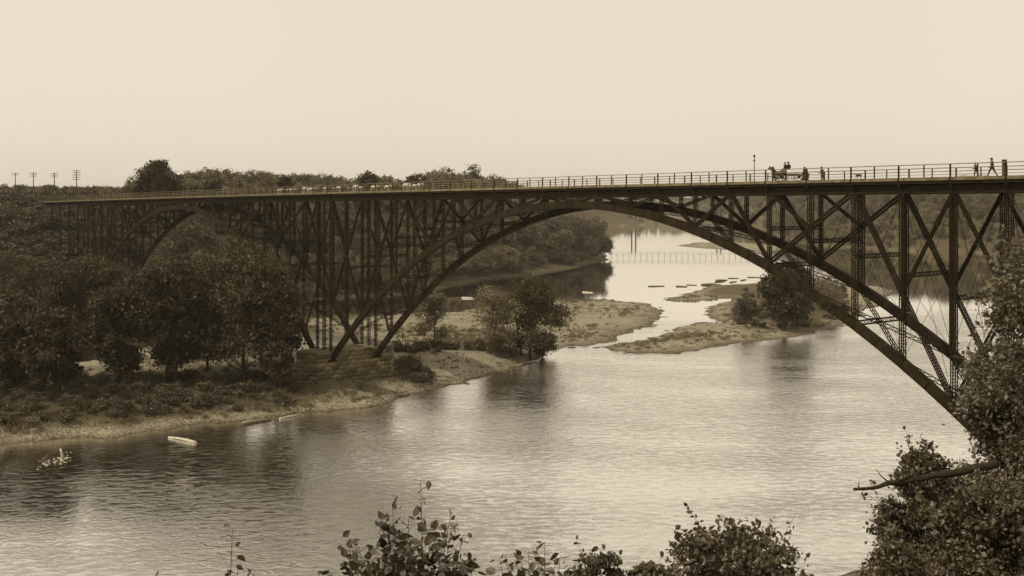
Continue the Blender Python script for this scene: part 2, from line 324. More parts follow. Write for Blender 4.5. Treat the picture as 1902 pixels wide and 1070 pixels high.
for arch in (0, 1):
    c0 = ARCH[arch][0]
    for off in (0, W):
        rib = empty('arch_rib', (0,0,0)); rib.parent = bridge
        for k in range(-12, 12, 2): bb(ribseg(arch, off, c0+k, c0+k+2, 4), 'rib_segment', 'iron_rib', rib)
        for k in range(-12, 13):
            i = c0+k; zt = chord_bot(i); zb = node_z(i, arch)
            if zt-zb < .6: continue
            hgt_ = zt-zb; w_ = (.60 if abs(k) > 6 else .48)*(1 if arch == 0 and k > -4 else .85)
            mb = MB(); lattice(mb, P(i, off, zb), P(i, off, zt), w_, w_*.85, D, .66 if arch == 0 else 1.0)
            bb(mb, 'spandrel_post')
        # diagonals: one panel long near the crown, two panels towards the piers
        for sgn in (-1, 1):
            def member(ka, za, kb, zb, wd, pitch=.6):
                wd *= 1 if arch == 0 and sgn > 0 else .82; mb = MB(); lattice(mb, P(c0+sgn*ka, off, za), P(c0+sgn*kb, off, zb), wd, wd*.9, D if True else NN, pitch if arch == 0 else 1.2, leg=.11, lace=.05)
                bb(mb, 'spandrel_brace')
            ct = lambda k: chord_bot(c0+sgn*k)+.25; rb = lambda k: node_z(c0+sgn*k, arch)
            for kt, kr in ((1, 0), (1, 2), (3, 2), (3, 4), (5, 4), (5, 6)): member(kt, ct(kt), kr, rb(kr), .42)
            member(8, ct(8), 6, rb(6), .5); mid = (ct(8)+rb(6))/2; member(7, mid, 6, ct(6), .36)
            member(8, ct(8), 10, rb(10), .5); mid = (ct(8)+rb(10))/2; member(9, mid, 10, ct(10), .36)
            member(12, ct(12), 10, rb(10), .5); mid = (ct(12)+rb(10))/2; member(11, mid, 10, ct(10), .36)
            rods = MB()
            for k in range(5, 12):
                a_, b_ = P(c0+sgn*k, off, rb(k)), P(c0+sgn*(k+1), off, ct(k+1)); c_, d_ = P(c0+sgn*k, off, ct(k)), P(c0+sgn*(k+1), off, rb(k+1))
                rods.bar(a_, b_, .035, .035); rods.bar(c_, d_, .035, .035)
            bb(rods, 'tie_rods')
    # bracing between the two ribs
    for k in range(-12, 13):
        i = c0+k; rz = ribz(i, arch)
        if k % 2 == 0:
            mb = MB(); lattice(mb, P(i, .35, rz+.1), P(i, W-.35, rz+.1), .55, .45, (0,0,1), .7, leg=.09); bb(mb, 'rib_strut')
        if abs(k) >= 6 and abs(k) < 12:
            zm = (chord_bot(i)+node_z(i, arch))/2; mb = MB(); lattice(mb, P(i, .32, zm), P(i, W-.32, zm), .5, .4, (0,0,1), .7, leg=.09); bb(mb, 'cross_strut')
        if abs(k) >= 4:
            mb = MB(); zt, zb = chord_bot(i), node_z(i, arch)
            lv = [zt, (zt+zb)/2, zb] if abs(k) >= 6 else [zt, zb]
            for u0, u1 in zip(lv[:-1], lv[1:]):
                mb.bar(P(i, .3, u0), P(i, W-.3, u1), .03, .03); mb.bar(P(i, W-.3, u0), P(i, .3, u1), .03, .03)
            bb(mb, 'sway_rods')
        if k % 2 and k < 11:
            for a_, b_ in ((0, W), (W, 0)):
                s_ = .35 if a_ == 0 else -.35
                mb = MB(); lattice(mb, P(i, a_+s_, ribz(i, arch)), P(i+2, b_-s_, ribz(i+2, arch)), .5, .35, (0,0,1), .8, leg=.09, faces=2); bb(mb, 'wind_brace')
# deck: per panel pieces
I0, I1 = -42, 22
for off in (0, W):
    for i in range(I0, I1, 2):
        mb = MB()
        for z0 in (-2.20, -2.86): mb.bar(P(i, off, zr(i)+z0), P(i+2, off, zr(i+2)+z0), .14, .55, (0,0,1))
        mb.bar(P(i, off, zr(i)-2.53), P(i+2, off, zr(i+2)-2.53), .56, .06, (0,0,1))
        bb(mb, 'top_chord')
for i in range(I0, I1):
    mb = MB()
    mb.bar(P(i, -.62, zr(i)-2.02), P(i, W+.62, zr(i)-2.02), .55, .3, (0,0,1)); bb(mb, 'floor_beam')
for off in (-.6, 1.8, 3.9, 6.1, 8.2, W+.6):
    for i in range(I0, I1, 4):
        mb = MB()
        for j in range(4):
            i2 = i+j
            if i2 < I1: mb.bar(P(i2, off, zr(i2)-1.70 if off in (-.6, W+.6) else zr(i2)-1.60), P(i2+1, off, zr(i2+1)-1.70 if off in (-.6, W+.6) else zr(i2+1)-1.60), .5 if off in (-.6, W+.6) else .34, .16, (0,0,1))
        bb(mb, 'stringer')
for i in range(I0, I1):
    for h_ in (0, .5):
        mb = MB(); a_, b_ = i+h_, i+h_+.5
        mb.bar(P(a_, W/2, zr(a_)-1.39), P(b_, W/2, zr(b_)-1.39), .08, W+1.3, (0,0,1)); 
        if h_ == 0: mb2 = mb
        else:
            for v, q_ in zip(mb.V, mb.Q): mb2.add(v, q_)
            bb(mb2, 'deck_planking', 'timber_dark')
# railings and kerb boards
for name, off, sgn in (('near', -.72, -1), ('far', W+.72, 1)):
    rl = empty('railing'); rl.parent = bridge
    pm = MB(); pm.bar((0,0,-1.30), (0,0,0), .11, .09, D); pmesh = pm.mesh('railing_post'); pmesh.materials.append(M['iron'])
    pm = MB(); pm.bar((0,0,-2.25), (0,0,.03), .15, .12, D); pm.bar((0,0,-1.7), -NN*sgn*.7+np.array([0,0,-2.5]), .1, .1, D); hm_ = pm.mesh('railing_post'); hm_.materials.append(M['iron'])
    for k in range(2*I0, 2*15+1):
        i = k/2; o = bpy.data.objects.new('railing_post', hm_ if k % 2 == 0 else pmesh); COL.objects.link(o); o.parent = rl; o.location = P(i, off, zr(i))-BO
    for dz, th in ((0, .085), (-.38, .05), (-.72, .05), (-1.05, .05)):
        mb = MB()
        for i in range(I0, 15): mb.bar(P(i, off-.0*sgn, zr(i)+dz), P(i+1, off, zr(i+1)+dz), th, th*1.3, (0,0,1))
        bb(mb, 'rail', 'rail_sunlit', rl)
    for k in range(I0, 15):
        mb = MB(); j = .015*math.sin(k*7.3)
        mb.bar(P(k+.02, off+sgn*(.10+j), zr(k)-1.47), P(k+.98, off+sgn*(.10+j), zr(k+1)-1.47), .34, .07, (0,0,1)); o = bb(mb, 'kerb_board', 'timber', rl)
# approach trestle on the left slope
for i in (-36.5, -38, -39.5, -41):
    mb = MB(); zt = chord_bot(i)+.6; zl = []
    for off in (0, W):
        g = tz(*P(i, off)[:2])-.3; zl.append(g)
        if zt-g > .8: lattice(mb, P(i, off, g), P(i, off, zt), .5, .45, D, 1.2)
    if zt-min(zl) > 3: mb.bar(P(i, 0, zl[0]), P(i, W, zt), .08, .08); mb.bar(P(i, W, zl[1]), P(i, 0, zt), .08, .08)
    if mb.n: bb(mb, 'trestle_bent')
for c_ in (-10.65, ):      # the tall bent that stands on the river pier
    for off in (0, W):
        for i in (-11.3,):
            pass

# ------------------------------------------------------------------ masonry piers
bm_ = MB()
e = .06; x = .5
def chamfer_block():
    V = []; Q = []
    for sx_ in (-1, 1):
        for s in range(1):
            pass
    mb = MB(); mb.box((-.5,-.5,-.5), (.5,.44,.5)); mb.add([(-.47,.44,-.46),(.47,.44,-.46),(.47,.44,.46),(-.47,.44,.46),(-.40,.52,-.38),(.42,.50,-.40),(.38,.53,.38),(-.42,.5,.40)], BOXF)
    return mb.mesh('stone_block')
blk = chamfer_block(); blk.materials.append(M['stone'])
def masonry(name, ic, ztop, zbot, half, o0, o1, nose, label, ncourse, blen):
    root = empty(name, P(ic, W/2, zbot), ROT); tag(root, label, 'pier')
    # local frame: x along the bridge, y across; batter outwards downwards
    def outline(s):
        h = half+s; return [(h, o0-W/2-s*.4), (h, o1-W/2+s*.4), (0, o1-W/2+nose+s), (-h, o1-W/2+s*.4), (-h, o0-W/2-s*.4), (0, o0-W/2-nose-s)]
    Ht = ztop-zbot; mb = MB()
    def prism(a, b_, z0, z1):
        A = [(*p_, z0) for p_ in a]+[(*p_, z1) for p_ in b_]; n = len(a); Q = [[j, (j+1) % n, n+(j+1) % n, n+j] for j in range(n)]
        Q += [[n, n+1, n+2, n+3], [n, n+3, n+4, n+5]]; mb.add(A, Q)
    prism(outline(.35), outline(-.1), -1.5, Ht-.45); mb.build('core', M['mortar'], root)
    hc = (Ht-.5)/ncourse; r = random.Random(3)
    for c in range(-1, ncourse):
        s = .42*(1-(c+.5)/ncourse); O = outline(s+.06)
        for j in range(6):
            a = np.array(O[j]); b_ = np.array(O[(j+1) % 6]); Ls = np.linalg.norm(b_-a); n = max(2, round(Ls/blen)); t = (b_-a)/Ls; nr_ = np.array([t[1], -t[0]])
            cuts = [0]+[((k+(.5 if c % 2 else 0)*.8+r.uniform(-.12, .12))/n)*Ls for k in range(1, n)]+[Ls]
            for k in range(len(cuts)-1):
                if cuts[k+1]-cuts[k] < .25: continue
                mid = a+t*(cuts[k]+cuts[k+1])/2; o = bpy.data.objects.new('stone_block', blk); COL.objects.link(o); o.parent = root
                o.location = (mid[0]-nr_[0]*.25, mid[1]-nr_[1]*.25, (c+.5)*hc); o.scale = (cuts[k+1]-cuts[k]-.035, .62+r.uniform(-.05, .05), hc-.03)
                o.rotation_euler = (0, 0, math.atan2(nr_[1], nr_[0])-math.pi/2)
    # coping slabs on top
    O = outline(.18); n = 8
    for k in range(n):
        y0 = o0-W/2+(o1-o0)*k/n; y1 = o0-W/2+(o1-o0)*(k+1)/n; mb = MB(); mb.box((-half-.2, y0+.015, Ht-.46), (half+.2, y1-.015, Ht+r.uniform(-.02, .02))); mb.build('coping_slab', M['stone'], root)
    for sg, yb in ((1, o1-W/2), (-1, o0-W/2)):
        mb = MB(); A = [(-half-.2, yb+.015*sg), (half+.2, yb+.015*sg), (0, yb+sg*(nose+.25)), (0, yb+sg*(nose+.25))]
        if sg < 0: A = [A[1], A[0], A[2], A[3]]
        A = A[:3]; V = [(*q, Ht-.46) for q in A]+[(*q, Ht) for q in A]; mb.add(V, [[0,1,4,3],[1,2,5,4],[2,0,3,5],[3,4,5,5],[0,2,1,1]]); mb.build('coping_slab', M['stone'], root)
    # skewback castings under each rib end are iron and belong to the masonry
    return root
pc = -10.45
masonry('bridge_pier', pc, -28.7, -35.6, 3.0, -3.2, W+3.0, 2.6, 'long stone block pier on the left bank carrying the feet of both arches', 8, 1.6)
masonry('bridge_abutment', 14.7, -28.7, -36.5, 2.6, -2, W+2, 1.5, 'stone abutment under the right foot of the arch, behind the foliage', 5, 3.2)
masonry('bridge_abutment', -36.0, -28.7, -37.5, 2.6, -2, W+2, 1.5, 'stone abutment in the trees at the far left foot of the left arch', 5, 3.2)
for ii, s in ((-10.0, 1), (-10.9, -1), (14.0, -1), (-34.9, 1)):
    for off in (0, W):
        zz = ribz(14 if ii == 14 else -10, 0) if ii in (14.0, -10.0) else ribz(ii, 1)
        mb = MB(); q = P(ii, off, zz); mb.bar(q+np.array([0,0,.4])+D*s*.5, q-D*s*1.0-np.array([0,0,.7]), 1.7, 1.1, NN, taper=1.1); bb(mb, 'skewback_shoe')
for off in (0, W):    # posts rising from the pier top between the two arches
    for i in (-10.45,):
        mb = MB(); lattice(mb, P(i, off, -28.8), P(i, off, chord_bot(i)), .6, .5, D, .7); bb(mb, 'pier_post')

# ------------------------------------------------------------------ haze
hz = MB(); hz.box((-3300, -60, -H-5), (3300, 5600, 48)); hm2 = bpy.data.materials.new('haze_air'); hm2.use_nodes = True
hn = hm2.node_tree; hn.nodes.clear(); pv = hn.nodes.new('ShaderNodeVolumePrincipled'); ho = hn.nodes.new('ShaderNodeOutputMaterial'); hn.links.new(pv.outputs[0], ho.inputs[1])
pv.inputs['Color'].default_value = (.95, .90, .80, 1); pv.inputs['Density'].default_value = .00007; pv.inputs['Anisotropy'].default_value = .3
tag(hz.build('haze', hm2), kind='stuff')

# ------------------------------------------------------------------ foliage
def leaf_mesh(name, C_, S, r, near=False, up=.35):
    """one small leaf (rhombus, or folded ovate blade when near) at every centre"""
    n = len(C_); nv = r.normal(size=(n, 3)); nv[:, 2] += up; nv /= np.linalg.norm(nv, axis=1)[:, None]
    a = r.normal(size=(n, 3)); u = np.cross(nv, a); u /= np.linalg.norm(u, axis=1)[:, None]; v = np.cross(nv, u); S = (S*r.uniform(.7, 1.35, n))[:, None]
    if not near:
        V = np.stack([C_-u*S*.5, C_+v*S*.32, C_+u*S*.5, C_-v*S*.32], 1).reshape(-1, 3); Q = np.arange(4*n).reshape(n, 4); return np_mesh(name, V, Q)
    V = np.stack([C_-u*S*.5, C_-u*S*.18+v*S*.34+nv*S*.08, C_+u*S*.18+v*S*.28+nv*S*.08, C_+u*S*.58, C_+u*S*.18-v*S*.28+nv*S*.08, C_-u*S*.18-v*S*.34+nv*S*.08], 1).reshape(-1, 3)
    b = (np.arange(n)*6)[:, None]; Q = np.concatenate([b+np.array([[0,1,2,3]]), b+np.array([[0,3,4,5]])]); return np_mesh(name, V, Q)
def crown_points(r, h, rad, n_lobe, n_clump, per, shape='round', base=.25, clump_r=.09):
    """leaf centres of a crown: lobes -> clumps -> leaves, uneven outline and gaps"""
    lobes = []
    if shape == 'round': base = max(base, 1-2.9*rad/h)
    for k in range(n_lobe):
        t = r.uniform(0, 1)
        if shape == 'round':
            dv = r.normal(size=3); dv /= np.linalg.norm(dv); cz = h*(1-base)/2; kk = r.uniform(.45, .74)
            lobes.append((rad*kk*dv[0], rad*kk*dv[1], h-cz+cz*kk*dv[2]*.95, rad*r.uniform(.24, .48))); continue
        if shape == 'cone': zc = h*(base+(1-base)*(.08+.84*t)); rr = rad*.8*(1-t)**.8+.05*rad
        else: zc = h*(base+(1-base)*(.10+.82*t)); rr = rad*.72*(.5+.5*math.sin(math.pi*(.15+.8*t)))
        th = r.uniform(0, 6.283); d = rr*r.uniform(.45, 1.25); lr = rad*r.uniform(.22, .58)*(1 if shape == 'round' else (.80-.55*t if shape == 'cone' else .7))
        lobes.append((d*math.cos(th), d*math.sin(th), zc, lr))
    if shape == 'round': lobes.append((rad*.1, 0, h-rad*.66, rad*.55)); lobes.append((0, 0, h*(base+.5*(1-base)), rad*.62))
    elif shape == 'cone': lobes.append((0, 0, h*.96, rad*.08)); lobes.append((0, 0, h*.88, rad*.16)); lobes.append((0, 0, h*.74, rad*.28)); lobes.append((0,0,h*.45,rad*.45))
    else: lobes.append((0, 0, h*.9, rad*.35)); lobes.append((0, 0, h*.65, rad*.5))
    lobes = np.array(lobes); wts = lobes[:, 3]**2; wts /= wts.sum()
    li = r.choice(len(lobes), n_clump, p=wts); d = r.normal(size=(n_clump, 3)); d /= np.linalg.norm(d, axis=1)[:, None]
    q = r.uniform(.30, 1.12, n_clump)**.5; cl = lobes[li, :3]+d*(lobes[li, 3]*q)[:, None]*np.array([1, 1, .82])
    cr = rad*clump_r*r.uniform(.6, 1.5, n_clump)
    pts = np.repeat(cl, per, 0)+r.normal(size=(n_clump*per, 3))*np.repeat(cr, per)[:, None]*np.array([1, 1, .6])
    keep = (pts[:, 2] > h*base*.5)
    return pts[keep], cl, lobes
def trunk_mesh(r, h, rad, lobes, cl, r0, nstem=1, twigs=40):
    mb = MB()
    for s in range(nstem):
        bx, by = (0, 0) if nstem == 1 else (r.uniform(-.2, .2)*rad, r.uniform(-.2, .2)*rad); tx, ty = r.uniform(-.15, .15, 2)*rad if nstem == 1 else r.uniform(-.45, .45, 2)*rad
        pts = [np.array((bx+tx*t_**1.3+r.normal()*rad*.015, by+ty*t_**1.3+r.normal()*rad*.015, h*.86*t_-.4*(t_ == 0))) for t_ in np.linspace(0, 1, 7)]
        mb.tube(pts, [r0*(1-.85*t_)*(1.3 if t_ == 0 else 1) for t_ in np.linspace(0, 1, 7)], 7)
    for x_, y_, z_, lr in lobes[:14]:
        t_ = max(.12, min(.75, (z_/h)-.22)); k_ = t_*6; j = int(k_); s0 = pts[j]+(pts[min(j+1, 6)]-pts[j])*(k_-j); e_ = np.array((x_, y_, z_)); mid = (s0+e_)/2+np.array((0, 0, -.06*h*r.uniform(0, 1)))
        mb.tube([s0, mid, e_], [r0*.42*(1-t_*.6), r0*.25*(1-t_*.5), r0*.08], 5)
    for q in cl[r.choice(len(cl), min(twigs, len(cl)), replace=False)]:
        j = np.argmin(((lobes[:, :3]-q)**2).sum(1)); mb.tube([lobes[j, :3], (lobes[j, :3]+q)/2+r.normal(size=3)*rad*.03, q], [r0*.10, r0*.06, r0*.03], 4)
    return mb.mesh('trunk', True)
def tree(loc, h, rad, leaf, label, cat='tree', group=None, name='tree', shape='round', seed=0, n_lobe=10, clumps=260, per=26, ls=.35, mat_='leaf_mid', base=.25, r0=None, nstem=1, near=False, clump_r=.09, rz=None, sc=None, up=.35, shoots=0):
    r = np.random.default_rng(seed); pts, cl, lobes = crown_points(r, h, rad, n_lobe, clumps, per, shape, base, clump_r)
    tw = MB()
    if shoots:
        ex = []
        for k in range(shoots):
            j = r.integers(len(cl)); q = cl[j]; cen = np.array((0, 0, h-rad*1.2)); d = q-cen; d[2] = abs(d[2])+rad*.5; d /= np.linalg.norm(d); d += r.normal(size=3)*.25; Ls = rad*r.uniform(.18, .55)
            q0 = cen+nrm(q-cen)*rad*.6; tip = q+d*Ls; tw.bar(q0, tip, .012, .012, None, .4)
            m_ = int(Ls/(ls*.42)); tt = r.uniform(.1, 1.03, m_); ex.append(q+(tip-q)*tt[:, None]+r.normal(size=(m_, 3))*ls*.42)
        pts = np.vstack([pts]+ex)
    root = empty(name, loc, rz if rz is not None else 0); tag(root, label, cat, group)
    if tw.n: tw.build('shoots', M['bark'], root)
    if sc: root.scale = sc
    me = leaf_mesh('crown', pts, ls*r.uniform(.6, 1.3, len(pts)), r, near, up); me.materials.append(M[mat_]); link_mesh('crown', me, None, root)
    tm = trunk_mesh(r, h, rad, lobes, cl, r0 or max(.03, h*.017), nstem); link_mesh('trunk', tm, M['bark'], root)
    return root

# woodland that reads as one mass: instanced from a few tree meshes
def proto(name, seed, h, rad, shape, clumps, per, ls, matn):
    r = np.random.default_rng(seed); pts, cl, lobes = crown_points(r, h, rad, 9, clumps, per, shape, .12, .10)
    me = leaf_mesh(name, pts, ls*r.uniform(.6, 1.3, len(pts)), r); tm = trunk_mesh(r, h, rad, lobes, cl, .22, 1, 0)
    V1 = np.empty(len(me.vertices)*3); me.vertices.foreach_get('co', V1); V2 = np.empty(len(tm.vertices)*3); tm.vertices.foreach_get('co', V2)
    out_ = bpy.data.meshes.new(name); Fc = [list(p_.vertices) for p_ in me.polygons]; n0 = len(me.vertices)
    Fc += [[v+n0 for v in p_.vertices] for p_ in tm.polygons]
    out_.from_pydata(np.concatenate([V1, V2]).reshape(-1, 3).tolist(), [], Fc); out_.materials.append(M[matn]); out_.materials.append(M['bark'])
    out_.polygons.foreach_set('material_index', np.array([0]*len(me.polygons)+[1]*len(tm.polygons), np.int32))
    return out_
pcoll = bpy.data.collections.new('foliage_shapes')
for k, (sh, hh, rr) in enumerate([('round', 12, 5.0), ('round', 13, 5.6), ('round', 14, 4.8), ('round', 10, 5.2), ('round', 12, 4.4)]):
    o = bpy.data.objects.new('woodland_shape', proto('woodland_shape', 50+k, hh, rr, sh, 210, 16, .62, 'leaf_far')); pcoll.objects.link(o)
scoll = bpy.data.collections.new('shrub_shapes')
for k in range(3):
    o = bpy.data.objects.new('shrub_shape', proto('shrub_shape', 80+k, 1.9, 1.5, 'round', 60, 14, .26, 'leaf_mid')); scoll.objects.link(o)
gcoll = bpy.data.collections.new('grass_shapes')
for k in range(3):
    r = np.random.default_rng(90+k); n = 60; b_ = np.c_[r.normal(size=(n, 2))*.35, np.zeros(n)]; tp = b_+np.c_[r.normal(size=(n, 2))*.16, r.uniform(.3, .8, n)]; sdv = np.c_[r.normal(size=(n, 2))*.03, np.zeros(n)]
    V = np.stack([b_-sdv, b_+sdv, tp], 1).reshape(-1, 3); gm = np_mesh('grass_shape', V, np.arange(3*n).reshape(n, 3)); gm.materials.append(M['grass']); gcoll.objects.link(bpy.data.objects.new('grass_shape', gm))
def scatter(name, pts, coll, smin, smax, label, seed=0):
    pts = np.asarray(pts, np.float32); r = np.random.default_rng(seed); n = len(pts)
    me = bpy.data.meshes.new(name); me.vertices.add(n); me.vertices.foreach_set('co', pts.ravel())
    s = r.uniform(smin, smax, n) if np.isscalar(smin) else smin
    me.attributes.new('sc', 'FLOAT', 'POINT').data.foreach_set('value', np.asarray(s, np.float32))
    me.attributes.new('ro', 'FLOAT', 'POINT').data.foreach_set('value', r.uniform(0, 6.28, n).astype(np.float32))
    me.attributes.new('ix', 'INT', 'POINT').data.foreach_set('value', r.integers(0, 30, n).astype(np.int32))
    o = bpy.data.objects.new(name, me); COL.objects.link(o); tag(o, label, name.replace('_', ' '), kind='stuff')
    ng = bpy.data.node_groups.new(name, 'GeometryNodeTree'); ng.interface.new_socket('Geometry', in_out='INPUT', socket_type='NodeSocketGeometry'); ng.interface.new_socket('Geometry', in_out='OUTPUT', socket_type='NodeSocketGeometry')
    N_ = ng.nodes; l_ = ng.links.new; gi = N_.new('NodeGroupInput'); go = N_.new('NodeGroupOutput'); ip = N_.new('GeometryNodeInstanceOnPoints'); ci = N_.new('GeometryNodeCollectionInfo')
    m2p = N_.new('GeometryNodeMeshToPoints'); ci.inputs[0].default_value = coll; ci.inputs['Separate Children'].default_value = True; ci.inputs['Reset Children'].default_value = True
    def attr(nm, ty):
        a = N_.new('GeometryNodeInputNamedAttribute'); a.data_type = ty; a.inputs[0].default_value = nm; return a.outputs[0]
    l_(gi.outputs[0], m2p.inputs[0]); l_(m2p.outputs[0], ip.inputs['Points']); l_(ci.outputs[0], ip.inputs['Instance']); ip.inputs['Pick Instance'].default_value = True
    l_(attr('ix', 'INT'), ip.inputs['Instance Index']); cx_ = N_.new('ShaderNodeCombineXYZ'); l_(attr('ro', 'FLOAT'), cx_.inputs[2])
    er = N_.new('FunctionNodeEulerToRotation'); l_(cx_.outputs[0], er.inputs[0]); l_(er.outputs[0], ip.inputs['Rotation']); l_(attr('sc', 'FLOAT'), ip.inputs['Scale']); l_(ip.outputs[0], go.inputs[0])
    md = o.modifiers.new('scatter', 'NODES'); md.node_group = ng
    return o
def sample(n, ylo, yhi, seed, marg=120):
    r = np.random.default_rng(seed); Y = np.sqrt(r.uniform(ylo**2, yhi**2, n)); px = r.uniform(-marg, 1902+marg, n); return (px-CX)/F*Y, Y, r
def bridge_st(X, Y):
    rx, ry = X-ORG[0], Y-ORG[1]; return (rx*D[0]+ry*D[1])/LP+6, rx*NN[0]+ry*NN[1]
# left bluff and plateau
def wood(name, ranges, side, label, seed):
    PT = []; SC = []
    for k, (n, y0, y1, smul) in enumerate(ranges):
        X, Y, r = sample(n, y0, y1, seed+k); z, a, i_, s_, w_, e_ = terrain(X, Y, True)
        d = w_ if side == 'W' else e_
        s, off = bridge_st(X, Y); ok = (d > 5) & ~((off > -7) & (off < W+7) & (s < 20)) 
        top_limit = np.full(len(X), 1e9)
        if side == 'W':
            # young growth only in front of the bridge so that the ironwork stays in view
            fr_ = (off < 0) & (s > -46); sc = r.uniform(.62, 1.15, len(X)); sc = np.where(fr_, np.minimum(sc, .55), sc)
            ok &= ~(fr_ & (s > -31))
            ok &= ~((Y > 1500) & (d < 45) & (X > 150) & (Y < 2100))
        else: sc = r.uniform(.7, 1.15, len(X))
        px_ = CX+X/Y*F
        if side == 'E': ok &= Y > 420
        # the skyline left of the bridge end is a low belt of trees
        sc = sc*smul
        if side == 'W': sc = np.where((px_ > 345) & (px_ < 960) & (Y > 330) & (Y < 620), sc*1.28, sc)
        if side == 'W': sc = np.where((px_ > 800) & (px_ < 975) & (Y > 620) & (Y < 1150), sc*1.55, sc)
        if side == 'W': sc = np.where((px_ < 245) & (Y > 330), sc*.62, sc); sc = np.where((px_ > 860) & (Y > 300) & (Y < 1400), sc*np.interp(px_, [900, 970, 1130], [1.05, .85, .55]), sc)
        PT.append(np.c_[X, Y, z-.5][ok]); SC.append(sc[ok])
    return scatter(name, np.vstack(PT), pcoll, np.concatenate(SC), None, label, seed)
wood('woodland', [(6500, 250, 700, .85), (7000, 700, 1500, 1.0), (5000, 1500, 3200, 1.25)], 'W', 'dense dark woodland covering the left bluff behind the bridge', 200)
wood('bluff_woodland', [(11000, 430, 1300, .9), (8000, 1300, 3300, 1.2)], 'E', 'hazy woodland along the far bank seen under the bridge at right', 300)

# ------------------------------------------------------------------ single trees
def px_tree(px, py_base, py_top, halfw, label, Y=None, **kw):
    """tree standing where its foot is seen, as tall and wide as it shows"""
    x_, y_, z_ = on(px, Y) if Y else hit(px, py_base)
    top = -(py_top-HOR)/F*y_; h = top-z_; rad = halfw/F*y_
    return tree((x_, y_, z_-.2), h, rad, None, label, **kw)
big = dict(ls=.62, clumps=760, per=24, n_lobe=26, mat_='leaf_dark', base=.15, shape='tall', clump_r=.10)
px_tree(452, 715, 452, 104, 'tallest broad tree on the left bank, its crown reaching up to the left arch', seed=1, **big)
px_tree(318, 712, 484, 86, 'broad dark tree with a cluster of trunks left of the tallest bank tree', seed=2, nstem=3, **big)
px_tree(222, 716, 536, 60, 'dark tree over the gap of bright sand on the left bank', seed=3, **big)
px_tree(104, 742, 570, 56, 'narrow dark tree standing close to the shore at far left', seed=4, **big)
px_tree(20, 735, 545, 75, 'wide dark tree cut by the left edge of the picture', seed=5, **big)
px_tree(80, 650, 492, 95, 'dark tree behind the shore trees below the hillside path', seed=6, Y=262, **big)
px_tree(185, 650, 486, 80, 'dense dark tree below the trestle end of the bridge', seed=7, Y=268, **big)
px_tree(385, 690, 540, 60, 'lower dark tree between the two tallest bank trees', seed=8, **big)
px_tree(515, 722, 548, 52, 'bushy tree touching the left end of the stone pier', seed=9, **big)
px_tree(-30, 640, 470, 90, 'dark hillside tree at the left frame edge', seed=10, Y=285, **big)
mid_ = dict(ls=.40, clumps=340, per=22, n_lobe=10, base=.12, clump_r=.11)
px_tree(806, 648, 545, 42, 'slender pale young tree between the pier and the pair of bank trees', seed=11, mat_='leaf_light', shape='tall', **mid_)
px_tree(908, 656, 534, 52, 'pale feathery tree, left one of the pair on the gravel bank', seed=12, mat_='leaf_light', nstem=3, shape='tall', **mid_)
px_tree(982, 664, 520, 66, 'full dark tree, right one of the pair at the water edge', seed=13, mat_='leaf_dark', nstem=3, ls=.5, clumps=1000, per=24, n_lobe=18, base=.02, clump_r=.10, shape='tall')
px_tree(928, 664, 604, 38, 'low dark bush at the foot of the pale feathery tree', seed=21, mat_='leaf_mid', ls=.35, clumps=300, per=20, base=.0)
px_tree(1008, 664, 610, 32, 'low dark bush overhanging the water right of the full dark tree', seed=22, mat_='leaf_dark', ls=.35, clumps=260, per=20, base=.0)
px_tree(758, 690, 655, 28, 'round dark bush on the bank just right of the stone pier', seed=23, mat_='leaf_dark', ls=.3, clumps=200, per=20, base=.0)
px_tree(748, 652, 590, 16, 'thin nearly bare sapling just right of the pier', seed=14, mat_='leaf_mid', shape='tall', ls=.25, clumps=18, per=7, n_lobe=5, base=.2, clump_r=.10, r0=.08)
px_tree(1460, 614, 470, 47, 'tall dense dark tree on the island below the near rib', seed=15, mat_='leaf_dark', shape='round', nstem=3, n_lobe=32, ls=.85, clumps=800, per=24, base=.02, clump_r=.13)
px_tree(1386, 609, 545, 28, 'small bushy tree on the gravel left of the tall island tree', seed=16, mat_='leaf_mid', **mid_)
px_tree(1534, 578, 506, 42, 'low rounded pale tree on the island right of the tall dark one', seed=17, mat_='leaf_light', **mid_)
px_tree(1168, 418.6, 399, 9, 'small far tree, left of two on the thin spit upstream', Y=1790, seed=18, mat_='leaf_far', ls=1.3, clumps=80, per=12, n_lobe=7, base=.05)
px_tree(1190, 418.4, 399.5, 9, 'small far tree, right of two on the thin spit upstream', Y=1795, seed=19, mat_='leaf_far', ls=1.3, clumps=80, per=12, n_lobe=7, base=.05)
px_tree(1128, 417, 407, 6, 'tiny far bush on the root of the thin spit', Y=1830, seed=20, mat_='leaf_far', ls=1.2, clumps=40, per=10, n_lobe=5, base=.02)
# wooded point
for k, (px, Y, top, hw, lab) in enumerate([
    (1098, 720, 398, 34, 'rounded tree at the very tip of the wooded point'), (1062, 690, 390, 40, 'tall full tree behind the tip of the wooded point'),
    (1015, 660, 398, 40, 'full tree in the middle of the wooded point'), (968, 620, 400, 42, 'tree on the left part of the wooded point'),
    (1040, 640, 420, 32, 'lower tree in front of the middle of the wooded point'), (1118, 735, 432, 22, 'small leaning tree with boughs over the water at the tip of the point'),
    (925, 590, 410, 42, 'broad tree where the wooded point joins the bluff'), (1085, 690, 432, 28, 'lower shrubby tree in front of the tip of the wooded point')]):
    px_tree(px, 0, top, hw, lab, Y=Y, seed=30+k, mat_='leaf_mid', group='trees on the wooded point', ls=1.0, clumps=420, per=20, n_lobe=16, base=.04, clump_r=.10)
